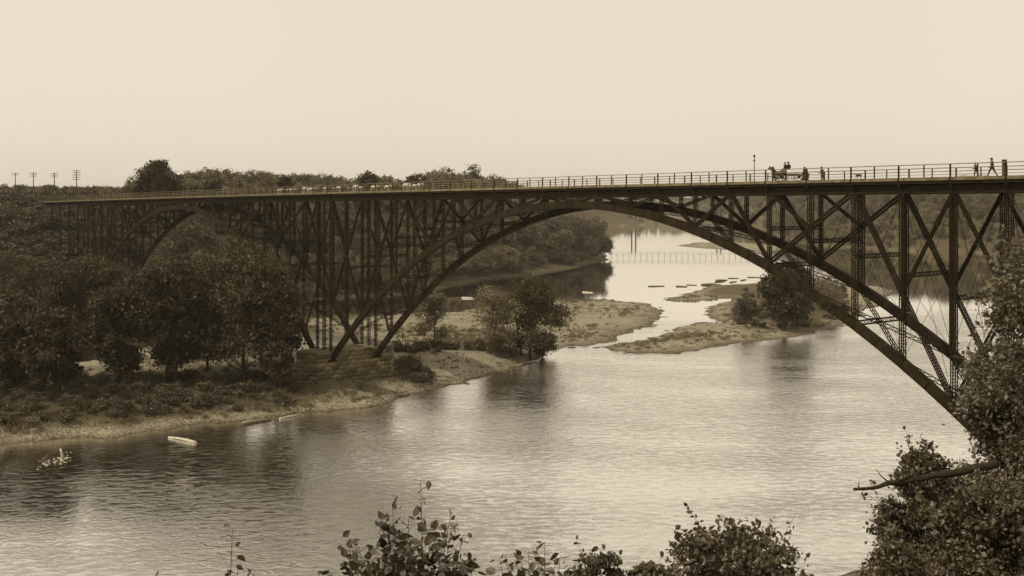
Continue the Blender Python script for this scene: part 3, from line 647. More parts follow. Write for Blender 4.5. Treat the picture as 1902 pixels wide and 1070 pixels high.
# skyline
px_tree(291, 0, 288, 34, 'tallest tree on the skyline, a big dark crown at the left end of the bridge', Y=395, seed=40, mat_='leaf_dark', ls=.7, clumps=620, per=24, n_lobe=12, base=.15)
px_tree(266, 0, 326, 20, 'rounded shoulder tree left of the tallest skyline tree', Y=392, seed=41, mat_='leaf_dark', ls=.7, clumps=300, per=20, base=.1)
px_tree(327, 0, 317, 24, 'rounded shoulder tree right of the tallest skyline tree', Y=398, seed=42, mat_='leaf_mid', ls=.7, clumps=300, per=20, base=.1)
px_tree(398, 0, 321, 26, 'dark rounded tree on the skyline between the tallest tree and the cattle', Y=420, seed=43, mat_='leaf_mid', ls=.8, clumps=220, per=20, base=.1)
px_tree(527, 0, 322, 18, 'dark crown on the skyline above the rearmost cattle', Y=440, seed=44, mat_='leaf_dark', ls=.8, clumps=200, per=20, base=.1)
px_tree(683, 0, 312, 26, 'domed tree rising on the skyline above the mounted drover', Y=450, seed=45, mat_='leaf_dark', ls=.8, clumps=260, per=20, base=.1)
px_tree(775, 0, 315, 28, 'wide dark tree on the skyline above the leading cattle', Y=450, seed=46, mat_='leaf_dark', ls=.8, clumps=260, per=20, base=.1)
px_tree(174, 0, 341, 6, 'small pointed tree on the skyline right of the telegraph poles', Y=400, seed=47, mat_='leaf_far', shape='cone', ls=.5, clumps=50, per=12, base=.05)

# foreground growth on the near slope, close to the camera
def fg(px, Y, py_top, halfw, label, **kw):
    x_, y_, z_ = on(px, Y); top = -(py_top-HOR)/F*Y; return tree((x_, y_, z_-.1), top-z_, halfw/F*Y, None, label, **kw)
fg(1988, 30, 398, 175, 'large leafy tree hanging in from the right edge before the bridge end', shoots=70, seed=60, mat_='leaf_edge', ls=.115, clumps=1100, per=30, n_lobe=34, base=.18, clump_r=.075, near=True, shape='tall', r0=.22)
fg(1900, 34, 600, 118, 'leafy tree under the right edge covering the foot of the arch', shoots=60, seed=61, mat_='leaf_edge', ls=.12, clumps=950, per=30, n_lobe=30, base=.1, clump_r=.08, near=True, r0=.16)
fg(1718, 27, 796, 125, 'pointed dark bush with a bare log sticking out at lower right', shoots=60, seed=62, mat_='leaf_near', shape='cone', ls=.095, clumps=1500, per=30, n_lobe=46, base=.30, clump_r=.06, near=True, r0=.1)
fg(1855, 25, 850, 150, 'dense leafy bush filling the bottom right corner', shoots=40, seed=63, mat_='leaf_near', ls=.10, clumps=1300, per=32, n_lobe=20, base=.05, clump_r=.075, near=True, r0=.1)
fg(1805, 29, 835, 95, 'leafy bush between the pointed bush and the foot of the arch', seed=68, mat_='leaf_near', ls=.10, clumps=600, per=28, n_lobe=22, base=.05, near=True, r0=.08, shoots=20)
fg(1650, 22, 985, 90, 'low dark bush in front of the pointed bush at bottom right', shoots=40, seed=64, mat_='leaf_near', ls=.095, clumps=600, per=30, n_lobe=14, base=.05, near=True, r0=.06)
fg(1365, 22, 915, 156, 'big rounded bush with round leaves at the bottom of the picture', shoots=70, seed=65, mat_='leaf_near', ls=.10, clumps=900, per=14, n_lobe=34, base=.05, clump_r=.07, near=True, nstem=4, r0=.05)
fg(1205, 20, 1025, 55, 'small pale feathery bush left of the big rounded bush', shoots=30, seed=66, mat_='leaf_mid', ls=.08, clumps=160, per=26, n_lobe=10, base=.05, near=True, r0=.04)
fg(1108, 20, 1000, 82, 'compact dark bush with small leaves at the bottom centre', shoots=40, seed=67, mat_='leaf_near', ls=.08, clumps=420, per=22, n_lobe=26, base=.05, clump_r=.07, near=True, r0=.05)
# poplar saplings: stems with alternating blades on stalks
def sapling(px, Y, tops, label, seed, ls=.13):
    r = np.random.default_rng(seed); x_, y_, z_ = on(px, Y); root = empty('sapling', (x_, y_, z_-.1)); tag(root, label, 'sapling')
    mb = MB(); C_ = []; 
    for tx, ty, dens in tops:
        X = (tx-CX)/F*Y-x_; top = -(ty-HOR)/F*Y-z_; yo = r.uniform(-.5, .5)
        b0 = np.array((r.uniform(-.15, .15), r.uniform(-.1, .1), 0)); b1 = np.array((X, yo, top)); pts = [b0+(b1-b0)*np.array((t_**1.5, t_, t_))+r.normal(size=3)*.012 for t_ in np.linspace(0, 1, 9)]
        mb.tube(pts, [.028*(1-.88*t_) for t_ in np.linspace(0, 1, 9)], 5); PT = np.array(pts)
        lenv = min(top*.55, 2.0+1.2*dens)
        n = int(lenv/.04*dens*.75)
        for k in range(n):
            t_ = 1-(k/n)*lenv/top; q = t_*8; j = min(int(q), 7); c = PT[j]+(PT[j+1]-PT[j])*(q-j)
            reach = r.uniform(.05, .14) + (.45*(k/n)**.8*dens*r.uniform(0, 1)); th = r.uniform(0, 6.283); e_ = c+np.array((math.cos(th)*reach, math.sin(th)*reach, r.uniform(-.3, .6)*reach))
            mb.bar(c, e_, .006+.006*(reach > .2), .006, None, .5); C_.append(e_)
            if reach > .2:
                for q_ in range(3): C_.append(c+(e_-c)*r.uniform(.35, 1)+r.normal(size=3)*.05)
    mb.build('stem', M['bark'], root)
    C_ = np.array(C_); me = leaf_mesh('foliage', C_, ls*r.uniform(.6, 1.2, len(C_)), r, True, up=.6); me.materials.append(M['leaf_near']); link_mesh('foliage', me, None, root)
    return root
sapling(775, 15, [(782,874,.8),(728,922,1.0),(838,938,.8),(760,950,1.3),(700,960,1.2),(715,975,1.9),(765,985,2.0),(835,975,1.8),(660,1010,1.6),(725,1010,2.0),(790,1020,2.0),(850,1020,1.8),(860,985,1.2),(800,965,1.4),(655,985,1.0),(740,980,1.6),(690,1000,1.6),(820,1000,1.6),(880,1015,1.0),(620,1040,.8),(770,1000,1.6),(640,1000,1.2),(605,1055,.8),(870,1040,1.6),(900,1050,1.4),(680,1030,2),(750,1040,2),(810,1050,2)], 'tall poplar sapling with large heart-shaped leaves at bottom centre-left', 70)
sapling(1000, 15, [(1012,985,.7),(968,1000,.7),(1040,1020,1.0),(940,1035,.8),(990,1030,1.1),(915,1045,.7),(1065,1040,.8),(930,1015,1.2),(955,1050,1.6),(1000,1050,1.6),(1030,1050,1.4),(985,1010,1.2)], 'sparse leafy sprigs between the tall sapling and the compact dark bush', 71)
sapling(430, 15, [(419,985,.5),(484,1030,.6),(440,1040,.6),(402,1050,.5)], 'lone thin sprig standing against the water at lower left', 72)
sapling(290, 15, [(289,1052,.5)], 'tip of a sprig just showing at the bottom edge far left', 73)
# dead log sticking out of the pointed bush
mb = MB(); a_ = np.array(((1587-CX)/F*24.5, 24.5, -(911-HOR)/F*24.5)); b_ = np.array(((1735-CX)/F*25.5, 25.5, -(884-HOR)/F*25.5)); b2 = np.array(((1850-CX)/F*26.5, 26.5, -(862-HOR)/F*26.5))
jj = np.random.default_rng(4); pl = [a_+(b2-a_)*t_+jj.normal(size=3)*.018 for t_ in np.linspace(0, 1, 14)]; mb.tube(pl, [(.035+.075*t_)*jj.uniform(.85, 1.15) for t_ in np.linspace(0, 1, 14)], 9)
for t_ in (3, 5, 6, 8): mb.tube([pl[t_], pl[t_]+np.array((-.15, .05, .12)), pl[t_]+np.array((-.28, .1, .30*jj.uniform(-.4, 1)))], [.022, .014, .006], 5)
mb.tube([pl[4], pl[5], pl[5]], [.03, .03, .02], 5); mb.tube([a_+(b_-a_)*.45, a_+(b_-a_)*.8+np.array((0,0,.14)), b_+np.array((-.5,.1,.3))], [.03, .02, .012], 5)
M['log_bark'] = mat('log_bark', .015, .05, 14, .9, bump=.6)
tag(mb.build('fallen_log', M['log_bark'], None, True), 'bare dark log pointing out to the left from the bush at lower right', 'log')

# bank undergrowth
X, Y, r = sample(16000, 165, 460, 410, 60); z, a, i_, s_, w_, e_ = terrain(X, Y, True); pxx = CX+X/Y*F; hh = z+H
hill = (w_ > 3) & (X < -70) & (Y < 460)
front = hill | ((a > 3) & (pxx < 565) & (hh > 1.2) & (Y < 214) & (r.uniform(size=len(X)) < .75)) | ((a > 3.0) & (pxx > 735) & (pxx < 1030) & (hh > 1.0) & (Y < 262) & (wob(X, Y, .13, 21) > .12)) | ((i_ > 4) & (pxx > 1370) & (pxx < 1570) & (r.uniform(size=len(X)) < .22) & (wob(X, Y, .1, 22) > -.2)) | ((w_ > 2) & (w_ < 30))
s, off = bridge_st(X, Y); front &= ~((s > -13) & (s < -8.5) & (off > -7) & (off < W+7))
scatter('undergrowth', np.c_[X, Y, z-.35][front], scoll, (r.uniform(.6, 1.4, len(X))*np.where(hill, 1.9, 1))[front], None, 'low shrubs and brambles along the river banks', 411)
X, Y, r = sample(60000, 165, 430, 420, 40); z, a, i_, s_, w_, e_ = terrain(X, Y, True); pxx = CX+X/Y*F
gk = (((a > 1.5) & (z+H > .5)) | ((i_ > 2) & (z+H > .4))) & ((wob(X, Y, .11, 12)+r.normal(size=len(X))*.3 > .34) | ((X < -12) & (Y < 222) & (wob(X, Y, .3, 41) > -.05)))
scatter('bank_grass', np.c_[X, Y, z][gk], gcoll, .5, 1.3, 'tufts of grass on the gravel banks', 421)
X, Y, r = sample(26000, 6, 115, 430, 200); z, a, i_, s_, w_, e_ = terrain(X, Y, True); gk = (e_ > 2) & (z < -3.5-.36*Y)
k2 = gk & (r.uniform(size=len(X)) < .12)
scatter('slope_shrubs', np.c_[X, Y, z-.1][k2 & (z < -.36*Y-3)], scoll, .5, 1.0, 'brush covering the near slope below the camera', 431)
# stones on the bars
sm = MB(); r = np.random.default_rng(5)
X, Y, r = sample(5200, 168, 470, 440, 20); z, a, i_, s_, w_, e_ = terrain(X, Y, True); ok = (np.maximum(np.maximum(a, i_), w_*(w_ < 4)) > -2.0) & (np.maximum(a, i_) < 14) & (z < -H+1.9)
for x_, y_, z_ in np.c_[X, Y, z][ok]:
    s = r.uniform(.10, .34)*(2.0 if r.uniform() < .04 else 1); c = np.array((x_, y_, max(z_, -H-.1))); o8 = BOXF
    V = [c+np.array((sx*s*r.uniform(.5, 1), sy*s*r.uniform(.5, 1), sz*s*r.uniform(.3, .6))) for sx, sy, sz in ((-1,-1,-1),(1,-1,-1),(1,1,-1),(-1,1,-1),(-.7,-.7,1),(.7,-.7,1),(.7,.7,1),(-.7,.7,1))]; sm.add(V, o8)
M['pebble'] = mat('river_stone', .10, .35, .9, .8, rand=.1)
tag(sm.build('river_stones', M['pebble']), 'scattered stones along the gravel shores', 'stones', kind='stuff')
mb = MB(); X, Y, r = sample(5200, 200, 450, 460, 0); z, a, i_, s_, w_, e_ = terrain(X, Y, True); ok = (np.maximum(a, i_) > -1.5) & (z < -H+1.6) & (X > -30) & (wob(X, Y, .09, 31) > -.15)
for x_, y_, z_ in np.c_[X, Y, z][ok][:700]:
    th = r.uniform(-.6, .6); Ls = r.uniform(.4, 2.4)*(2 if r.uniform() < .06 else 1); d_ = np.array((math.cos(th), math.sin(th), r.uniform(-.04, .1)))*Ls/2; c_ = np.array((x_, y_, max(z_, -H)+.07)); mb.bar(c_-d_, c_+d_, r.uniform(.08, .22), r.uniform(.08, .2), None, r.uniform(.4, 1))
tag(mb.build('drift_debris', M['wet_log']), 'scattered sticks and washed-up debris on the gravel bars', 'debris', kind='stuff')
# hillside path
pth = [hit(*q) for q in ((14,472),(40,468),(70,463),(100,456),(130,450))]
mb = MB(); V = []; 
for q in pth: V += [(q[0]-.8, q[1]-1.6, tz(q[0]-.8, q[1]-1.6)+.25), (q[0]+.8, q[1]+1.6, tz(q[0]+.8, q[1]+1.6)+.25)]
mb.add(V, [[2*k, 2*k+2, 2*k+3, 2*k+1] for k in range(len(pth)-1)]); M['dirt'] = mat('bare_earth', .22, .36, .8, .9); tag(mb.build('path', M['dirt']), kind='structure')

# ------------------------------------------------------------------ drift logs
def log(px, py, px2, py2, rad, m_, label, bend=0, z=None, group=None):
    p0 = np.array((*G(px, py, -H+.1), -H+.12)); p1 = np.array((*G(px2, py2, -H+.1), -H+.12)); d = p1-p0; n = 7; pts = []
    for t_ in np.linspace(0, 1, n): pts.append(p0+d*t_+np.array((0, 0, bend*math.sin(math.pi*t_)))+rng.normal(size=3)*np.array((.03, .03, .01)))
    mb = MB(); mb.tube(pts, [rad*(1-.35*t_) for t_ in np.linspace(0, 1, n)], 8)
    if rad > .2: mb.tube([pts[2], pts[2]+np.array((.3, -.2, .5))], [rad*.25, rad*.12], 5)
    o = mb.build('drift_log', M[m_], None, True); tag(o, label, 'log', group); return o
log(364, 822, 314, 812, .24, 'bark_pale', 'pale barkless tree trunk lying curved in the shallow water near the left bank', .10)
log(450, 789, 503, 780, .30, 'wet_log', 'dark plank-like log lying along the left shore')
log(452, 786, 474, 781.5, .16, 'bark_pale', 'short white log lying on the dark log by the left shore', .15)
log(520, 778, 555, 770.5, .2, 'bark_pale', 'small pale log at the water edge below the stone pier', .05)
tag_ = log(80, 856, 90, 845, .16, 'wet_log', 'short snag tilting out of the riffle at lower left', .2)
log(60, 712, 75, 709, .22, 'bark_pale', 'short pale log behind the shore trees at far left')
mb = MB(); q = np.array((*G(115, 845), -H)); mb.tube([q, q+np.array((-.1,.0,.5)), q+np.array((-.22,0,.95))], [.20, .18, .14], 8); tag(mb.build('drift_log', M['bark_pale'], None, True), 'upright white stump standing in the riffle at lower left', 'log')
for (x0, y0, x1, y1, rd, lab, mm_) in [
    (1204,532,1234,531.3,.3,'lone thin dark log floating left of the island logs','wet_log'), (1256,531.8,1276,532.6,.4,'short thick log floating right of the lone thin log','wet_log'),
    (1275,529,1294,530,.22,'faint slim log between the short thick log and the log jam','wet_log'), (1303,529,1326,527,.45,'leftmost log of the jam at the head of the island','wet_log'),
    (1306,531,1322,530,.35,'lower short log of the jam at the head of the island','wet_log'), (1320,528,1340,529.5,.4,'log crossing behind the jam where the island begins','wet_log'),
    (1330,521,1350,520.5,.5,'thick dark log upstream of the jam','wet_log'), (1328,524,1345,523,.4,'log lying just under the thick dark log','wet_log'),
    (1352,517,1372,517,.25,'thin log beyond the thick dark log','wet_log'), (1356,525,1368,523,.35,'stubby log touching the island shore','wet_log'),
    (1376,521,1386,519.5,.35,'small stub of a log beside the island shore','wet_log'), (1388,515,1415,515.5,.28,'long thin log farthest right before the tall island tree','wet_log'),
    (835,556,862,553,.5,'dark log lying on the bank behind the pair of bank trees','wet_log'), (858,553.5,880,554,.45,'white log end on the bank left of the pair of bank trees','bark_pale'),
    (1082,542.5,1102,543.5,.3,'white log in the dark mirror water off the wooded point','bark_pale'), (610,585,648,590,.3,'dark log lying on the flats seen through the arch feet','wet_log'),
    (660,612,700,606,.3,'pale driftwood trunk behind the stone pier','bark_pale'), (982,502,992,510,.35,'bleached leaning snag on the slope of the wooded point','bark_pale'),
    (935,686,1000,669,.28,'grey driftwood lying along the shore under the dark bank tree','bark_pale'), (1245,626,1290,622,.22,'dark driftwood line on the island gravel','wet_log')]:
    log(x0, y0, x1, y1, rd, mm_, lab)
# foam of the riffle
mb = MB(); r = np.random.default_rng(9)
for k in range(110):
    px, py = r.uniform(70, 132), 0; py = 862-(px-70)*.2+r.normal()*4; x_, y_ = G(px, py); s = r.uniform(.05, .2); V = [(x_-s*r.uniform(.6,1.4), y_-s*.5, -H-.02), (x_+s*r.uniform(.6,1.4), y_-s*.5, -H-.02), (x_+s*.8, y_+s*.5, -H-.02), (x_-s*.8, y_+s*.5, -H-.02), (x_, y_, -H+r.uniform(.02, .09))]
    mb.add(V, [[0,1,4,4],[1,2,4,4],[2,3,4,4],[3,0,4,4]])
tag(mb.build('river_foam', M['foam']), 'white foam of a small riffle round the snags at lower left', 'foam', kind='stuff')

# ------------------------------------------------------------------ telegraph poles
for k, (px, Y, top, lab, arms) in enumerate([(28.5, 430, 321, 'farthest left telegraph pole with crossarms', 2), (62, 415, 320, 'second telegraph pole from the left', 3), (101, 400, 321, 'third telegraph pole from the left, beside the bridge end', 3), (142, 385, 315.5, 'nearest and tallest telegraph pole with six crossarms', 6)]):
    x_, y_, z_ = on(px, Y); zt = -(top-HOR)/F*Y; root = empty('telegraph_pole', (x_, y_, z_)); tag(root, lab, 'telegraph pole', 'telegraph poles beyond the left bridge end')
    mb = MB(); mb.tube([(0,0,-.5), (0,0,zt-z_)], [.22, .14], 8); mb.build('pole', M['timber_dark'], root)
    for j in range(arms):
        mb = MB(); zz = zt-z_-.3-j*.62; mb.bar((-1.35,0,zz), (1.35,0,zz), .13, .11)
        for q in (-1.2, -.8, -.4, .4, .8, 1.2): mb.bar((q,0,zz), (q,0,zz+.22), .06, .06)
        mb.build('crossarm', M['timber_dark'], root)

# ------------------------------------------------------------------ far truss bridge upstream
root = empty('truss_bridge', (0, 0, 0)); tag(root, 'faint distant railway truss bridge on thin twin piers far upstream', 'bridge'); Yf = 1800
for px in (1177, 1335, 1480, 1010):
    for dx in (-3.2, 3.2):
        x_ = (px-CX)/F*Yf+dx; mb = MB(); mb.bar((x_, Yf, -H-1), (x_, Yf, 9), 2.0, 2.6, (1,0,0)); mb.build('pier_column', M['iron'], root)
x0, x1 = (905-CX)/F*Yf, (1640-CX)/F*Yf; z0, z1 = 10, 24
for z_ in (z0, z1): mb = MB(); mb.bar((x0, Yf, z_), (x1, Yf, z_), 1.0, 4, (0,0,1)); mb.build('chord', M['iron'], root)
n = int((x1-x0)/9.6)
for k in range(n+1):
    x_ = x0+(x1-x0)*k/n; mb = MB(); mb.bar((x_, Yf, z0), (x_, Yf, z1), .55, 1.0, (1,0,0)); mb.build('vertical', M['iron'], root)

# ------------------------------------------------------------------ figures
def skin_mesh(name, verts, edges, rad, sub=2):
    me = bpy.data.meshes.new(name); me.from_pydata(verts, edges, []); o = bpy.data.objects.new(name, me); COL.objects.link(o)
    md = o.modifiers.new('skin', 'SKIN'); md.use_smooth_shade = True
    for k, rr in enumerate(rad):
        me.skin_vertices[0].data[k].radius = (rr, rr) if np.isscalar(rr) else rr
        me.skin_vertices[0].data[k].use_root = (k == 0)
    sb = o.modifiers.new('sub', 'SUBSURF'); sb.levels = sub; sb.render_levels = sub
    dg = bpy.context.evaluated_depsgraph_get(); dg.update(); out_ = bpy.data.meshes.new_from_object(o.evaluated_get(dg)); bpy.data.objects.remove(o); out_.name = name
    return out_
def person_mesh(step=0.0, arms=0.1, lean=0, sit=False, elbow=.25):
    """unit person, 1.75 m, facing +x"""
    v = []; e = []; r = []
    def a(p, rr, parent=None):
        v.append(p); r.append(rr)
        if parent is not None: e.append((parent, len(v)-1))
        return len(v)-1
    L = lean
    pel = a((0,0,.95), (.15,.11)); ch = a((.02+L*.5,0,1.22), (.16,.11), pel); sh = a((.02+L,0,1.42), (.13,.10), ch); nk = a((.04+L*1.1,0,1.52), .055, sh); hd = a((.06+L*1.2,0,1.63), (.085,.095), nk); a((.05+L*1.2,0,1.73), (.07,.08), hd)
    for s in (-1, 1):
        st = step*s
        hp = a((0,.10*s,.90), .10, pel)
        if sit: kn = a((.45,.12*s,.90), .075, hp); an = a((.50,.12*s,.48), .05, kn); a((.65,.12*s,.44), .045, an)
        else: kn = a((.5*st+.06*abs(st),.10*s,.50), .07, hp); an = a((st-.04,.10*s,.09), .05, kn); a((st+.14,.11*s,.045), .045, an)
        so = a((.01+L,.20*s,1.38), .065, sh); el = a((-st*.35-.03+L,.26*s,1.12), .05, so); wr_ = a((-st*.6+elbow+L,.25*s,.92 if elbow < .3 else 1.05), .038, el); a((-st*.6+elbow+.08+L,.24*s,.86 if elbow < .3 else 1.07), .04, wr_)
    return skin_mesh('body', v, e, r)
def person(px, off, h, rz, label, step=0., cloth='cloth', skirt=False, sit=False, hat=True, elbow=.15, lean=0, z=None, coat=False):
    i = bidx(px, off); loc = P(i, off, (zr(i)-1.35) if z is None else z); root = empty('person', loc, rz); tag(root, label, 'person'); s = h/1.75; root.scale = (s*1.25, s*1.25, s)
    me = person_mesh(step, .1, lean, sit, elbow); me.materials.clear(); me.materials.append(M[cloth]); me.materials.append(M['skin'])
    hd = [1 if (p_.center.z > 1.52 and p_.center.x > 0) else 0 for p_ in me.polygons]; me.polygons.foreach_set('material_index', hd); link_mesh('body', me, None, root)
    hx = .055+lean*1.2
    if hat: mb = MB(); mb.tube([(hx,0,1.70),(hx,0,1.715)], [.17,.165], 12); mb.tube([(hx,0,1.71),(hx,0,1.80),(hx,0,1.83)], [.10,.095,.07], 12); mb.build('hat', M['cloth'], root, True)
    else: mb = MB(); mb.tube([(hx-.03,0,1.60),(hx-.02,0,1.70),(hx,0,1.76)], [.085,.105,.05], 10); mb.build('hair', M['cloth'], root, True)
    if skirt: mb = MB(); mb.tube([(0,0,1.12),(0,0,.9),(0,0,.5),(0,0,.12)], [.15,.21,.29,.36], 14); mb.build('skirt', M[cloth], root, True)
    if coat: mb = MB(); mb.tube([(L_c := .02,0,1.40),(.0,0,1.1),(0,0,.72)], [.17,.19,.24], 12); mb.build('coat', M[cloth], root, True)
    return root
LEFT = ROT+math.pi; RIGHT = ROT
person(1437, 3.0, 1.75, LEFT, 'person in dark hat walking beside the horse team', .12, hat=True)
person(1459, 6.4, 1.70, LEFT, 'person sitting on the wagon seat, nearer the horses', sit=True, z=zr(bidx(1459, 6.4))-1.35+.75)
person(1465, 5.6, 1.75, LEFT, 'person sitting on the wagon seat, nearer the load', sit=True, z=zr(bidx(1465, 5.6))-1.35+.72)
person(1495, 1.6, 1.66, LEFT, 'person in a long dark skirt and coat walking behind the wagon', .05, skirt=True, hat=False, coat=True)
person(1500, 2.4, 1.15, LEFT, 'small child close behind the person in the long skirt', .08, hat=True, coat=True)
person(1527, 3.2, 1.62, LEFT, 'child in lighter clothes standing alone between the wagon party and the dog', .03, cloth='cloth_mid', hat=True, elbow=.3)
person(1813, .8, 1.42, LEFT, 'shorter person walking left near the right end of the bridge', .18, elbow=.32, lean=.04)
person(1843, .8, 1.80, LEFT, 'tall person in a dark coat striding at the right end of the bridge', .34, hat=True)
# quadrupeds
def quad_mesh(name, kind='cow', step=.15, headup=0.):
    v = []; e = []; r = []
    def a(p, rr, parent=None):
        v.append(p); r.append(rr)
        if parent is not None: e.append((parent, len(v)-1))
        return len(v)-1
    if kind == 'cow': Lb, hb, br, nl, hs = 1.45, 1.05, .30, .45, .13
    elif kind == 'horse': Lb, hb, br, nl, hs = 1.35, 1.25, .27, .75, .11
    else: Lb, hb, br, nl, hs = .48, .40, .10, .16, .055
    mid = a((0,0,hb), br*1.05); fo = a((Lb*.30,0,hb-.01*br), br*1.02, mid); sh = a((Lb*.5,0,hb+br*.25), br*.75, fo); hi = a((-Lb*.32,0,hb+.03), br*.98, mid); ru = a((-Lb*.52,0,hb+br*.2), br*.62, hi)
    up = {'cow': .12, 'horse': .62, 'dog': .12}[kind]+headup
    nk = a((Lb*.5+nl*.55,0,hb+br*.45+up*.6), br*.42, sh); po = a((Lb*.5+nl*.95,0,hb+br*.55+up), hs, nk); mz = a((Lb*.5+nl*.95+hs*2.6,0,hb+br*.45+up-hs*2.4), hs*.62, po)
    tl = a((-Lb*.62,0,hb+br*.25), br*.13, ru); t2 = a((-Lb*.70,0,hb*.72 if kind != 'dog' else hb+.1), br*.10, tl); a((-Lb*.69,0,hb*.45 if kind != 'dog' else hb+.2), br*.13, t2)
    for s in (-1, 1):
        fs = step*s; y = br*.55*s
        k1 = a((Lb*.40,y,hb-br*.7), br*.42, fo); k2 = a((Lb*.40+fs*.5,y,hb*.40), br*.2, k1); k3 = a((Lb*.40+fs,y,hb*.12), br*.14, k2); a((Lb*.42+fs,y,.03), br*.18, k3)
        h1 = a((-Lb*.40,y,hb-br*.6), br*.55, hi); h2 = a((-Lb*.34-fs*.3,y,hb*.62), br*.32, h1); h3 = a((-Lb*.50-fs*.6,y,hb*.40), br*.19, h2); h4 = a((-Lb*.46-fs,y,hb*.12), br*.14, h3); a((-Lb*.43-fs,y,.03), br*.18, h4)
    return skin_mesh(name, v, e, r, 1)
cowm = [quad_mesh('cow', 'cow', .16), quad_mesh('cow', 'cow', -.14, -.15), quad_mesh('cow', 'cow', .05, .1)]
hide = ['hide_pale', 'hide_dark', 'hide_pied', 'hide_mid']
cows = {}
for k in range(3):
    for hn_ in hide: mm_ = cowm[k].copy(); mm_.materials.clear(); mm_.materials.append(M[hn_]); cows[(k, hn_)] = mm_
hm_ = MB()
for s in (-1, 1): hm_.tube([(1.13,.08*s,1.42),(1.16,.24*s,1.47),(1.22,.28*s,1.58)], [.035,.028,.01], 5)
horn = hm_.mesh('horns', True); horn.materials.append(M['hide_pale'])
em = MB()
for s in (-1, 1): em.bar((1.10,.10*s,1.38), (1.06,.26*s,1.34), .09, .03)
earm = em.mesh('ears'); earm.materials.append(M['hide_mid'])
herd = [(519,4.0,0,'pale'),(527,6.4,1,'dark'),(534,3.4,2,'mid'),(541,7.2,0,'pied'),(549,5.0,1,'mid'),(556,3.0,0,'dark'),(565,4.2,0,'pale'),(571,7.0,1,'pied'),(577,2.8,2,'pale'),(587,5.4,0,'mid'),(595,3.4,1,'dark'),(603,6.6,0,'pied'),(611,4.4,2,'dark'),(620,2.8,0,'mid'),(629,5.8,1,'pied'),(638,3.6,0,'dark'),(647,6.4,2,'mid'),(660,3.0,0,'pale'),(668,6.0,1,'pied'),(694,3.0,0,'pale'),(703,6.4,1,'mid'),(719,3.6,2,'pied'),(727,6.2,0,'mid'),(735,2.8,1,'dark'),(744,5.4,0,'dark'),(754,3.0,0,'pale'),(761,6.2,2,'pale'),(771,3.6,1,'pied'),(779,5.8,0,'pale')]
words = {'pale': 'nearly white cow', 'dark': 'dark brown cow', 'mid': 'reddish brown cow', 'pied': 'spotted cow'}
for j, (px, off, k, c) in enumerate(herd):
    i = bidx(px, off); root = empty('cow', P(i, off, zr(i)-1.35), RIGHT+.12*math.sin(j*5.1)); s = .92+.1*math.sin(j*2.3); root.scale = (s, s, s)
    same = [q for q in herd if q[3] == c]; pos = same.index((px, off, k, c))
    nth = ['leftmost', 'second', 'third', 'fourth', 'fifth', 'sixth', 'seventh', 'eighth', 'ninth', 'tenth'][pos]
    where = 'behind the mounted drover' if px < 680 else 'ahead of the mounted drover'
    lab = f'{nth} {words[c]} from the left in the herd, {where}' if pos else f'{nth} {words[c]} at the tail of the herd'
    tag(root, lab, 'cow', 'cattle driven across the bridge')
    for nm, mm_ in (('body', cows[(k, 'hide_'+c)]), ('horns', horn), ('ears', earm)):
        o = bpy.data.objects.new(nm, mm_); COL.objects.link(o); o.parent = root
        if nm != 'body': o.location = (0, 0, (-.0, -.17, .09)[k]-.03)
hmz = quad_mesh('horse', 'horse', .18); hmz.materials.clear(); hmz.materials.append(M['hide_dark'])
def horse(px, off, rz, label, sc=1):
    i = bidx(px, off); root = empty('horse', P(i, off, zr(i)-1.35), rz); root.scale = (sc,)*3; tag(root, label, 'horse')
    o = bpy.data.objects.new('body', hmz); COL.objects.link(o); o.parent = root
    mb = MB(); mb.tube([(.80,0,1.62),(1.1,0,1.98),(1.36,0,2.10)], [.05,.07,.04], 6); mb.build('mane', M['cloth'], root, True)
    for s in (-1, 1): mb = MB(); mb.bar((1.36,.06*s,2.08), (1.34,.09*s,2.26), .07, .04, None, .3); mb.build('ear', M['hide_dark'], root)
    mb = MB(); mb.tube([(.42,-.20,1.05),(.55,0,.98),(.42,.20,1.05),(.38,.17,1.5),(.38,-.17,1.5),(.42,-.20,1.05)], [.05]*6, 6); mb.build('collar', M['cloth'], root, True)
    return root
horse(1445, 6.6, LEFT, 'dark horse pulling the wagon, head raised over the railing', .95)
horse(1449, 5.0, LEFT, 'dark horse on the near side of the wagon team', .9)
horse(680, 4.4, RIGHT, 'dark horse carrying the drover amid the cattle', .95)
person(679, 4.4, 1.75, RIGHT, 'person riding on the dark horse amid the cattle', sit=True, z=zr(bidx(679, 4.4))-1.35+.52)
person(686, 3.2, 1.75, RIGHT, 'person on foot beside the mounted drover', .12)
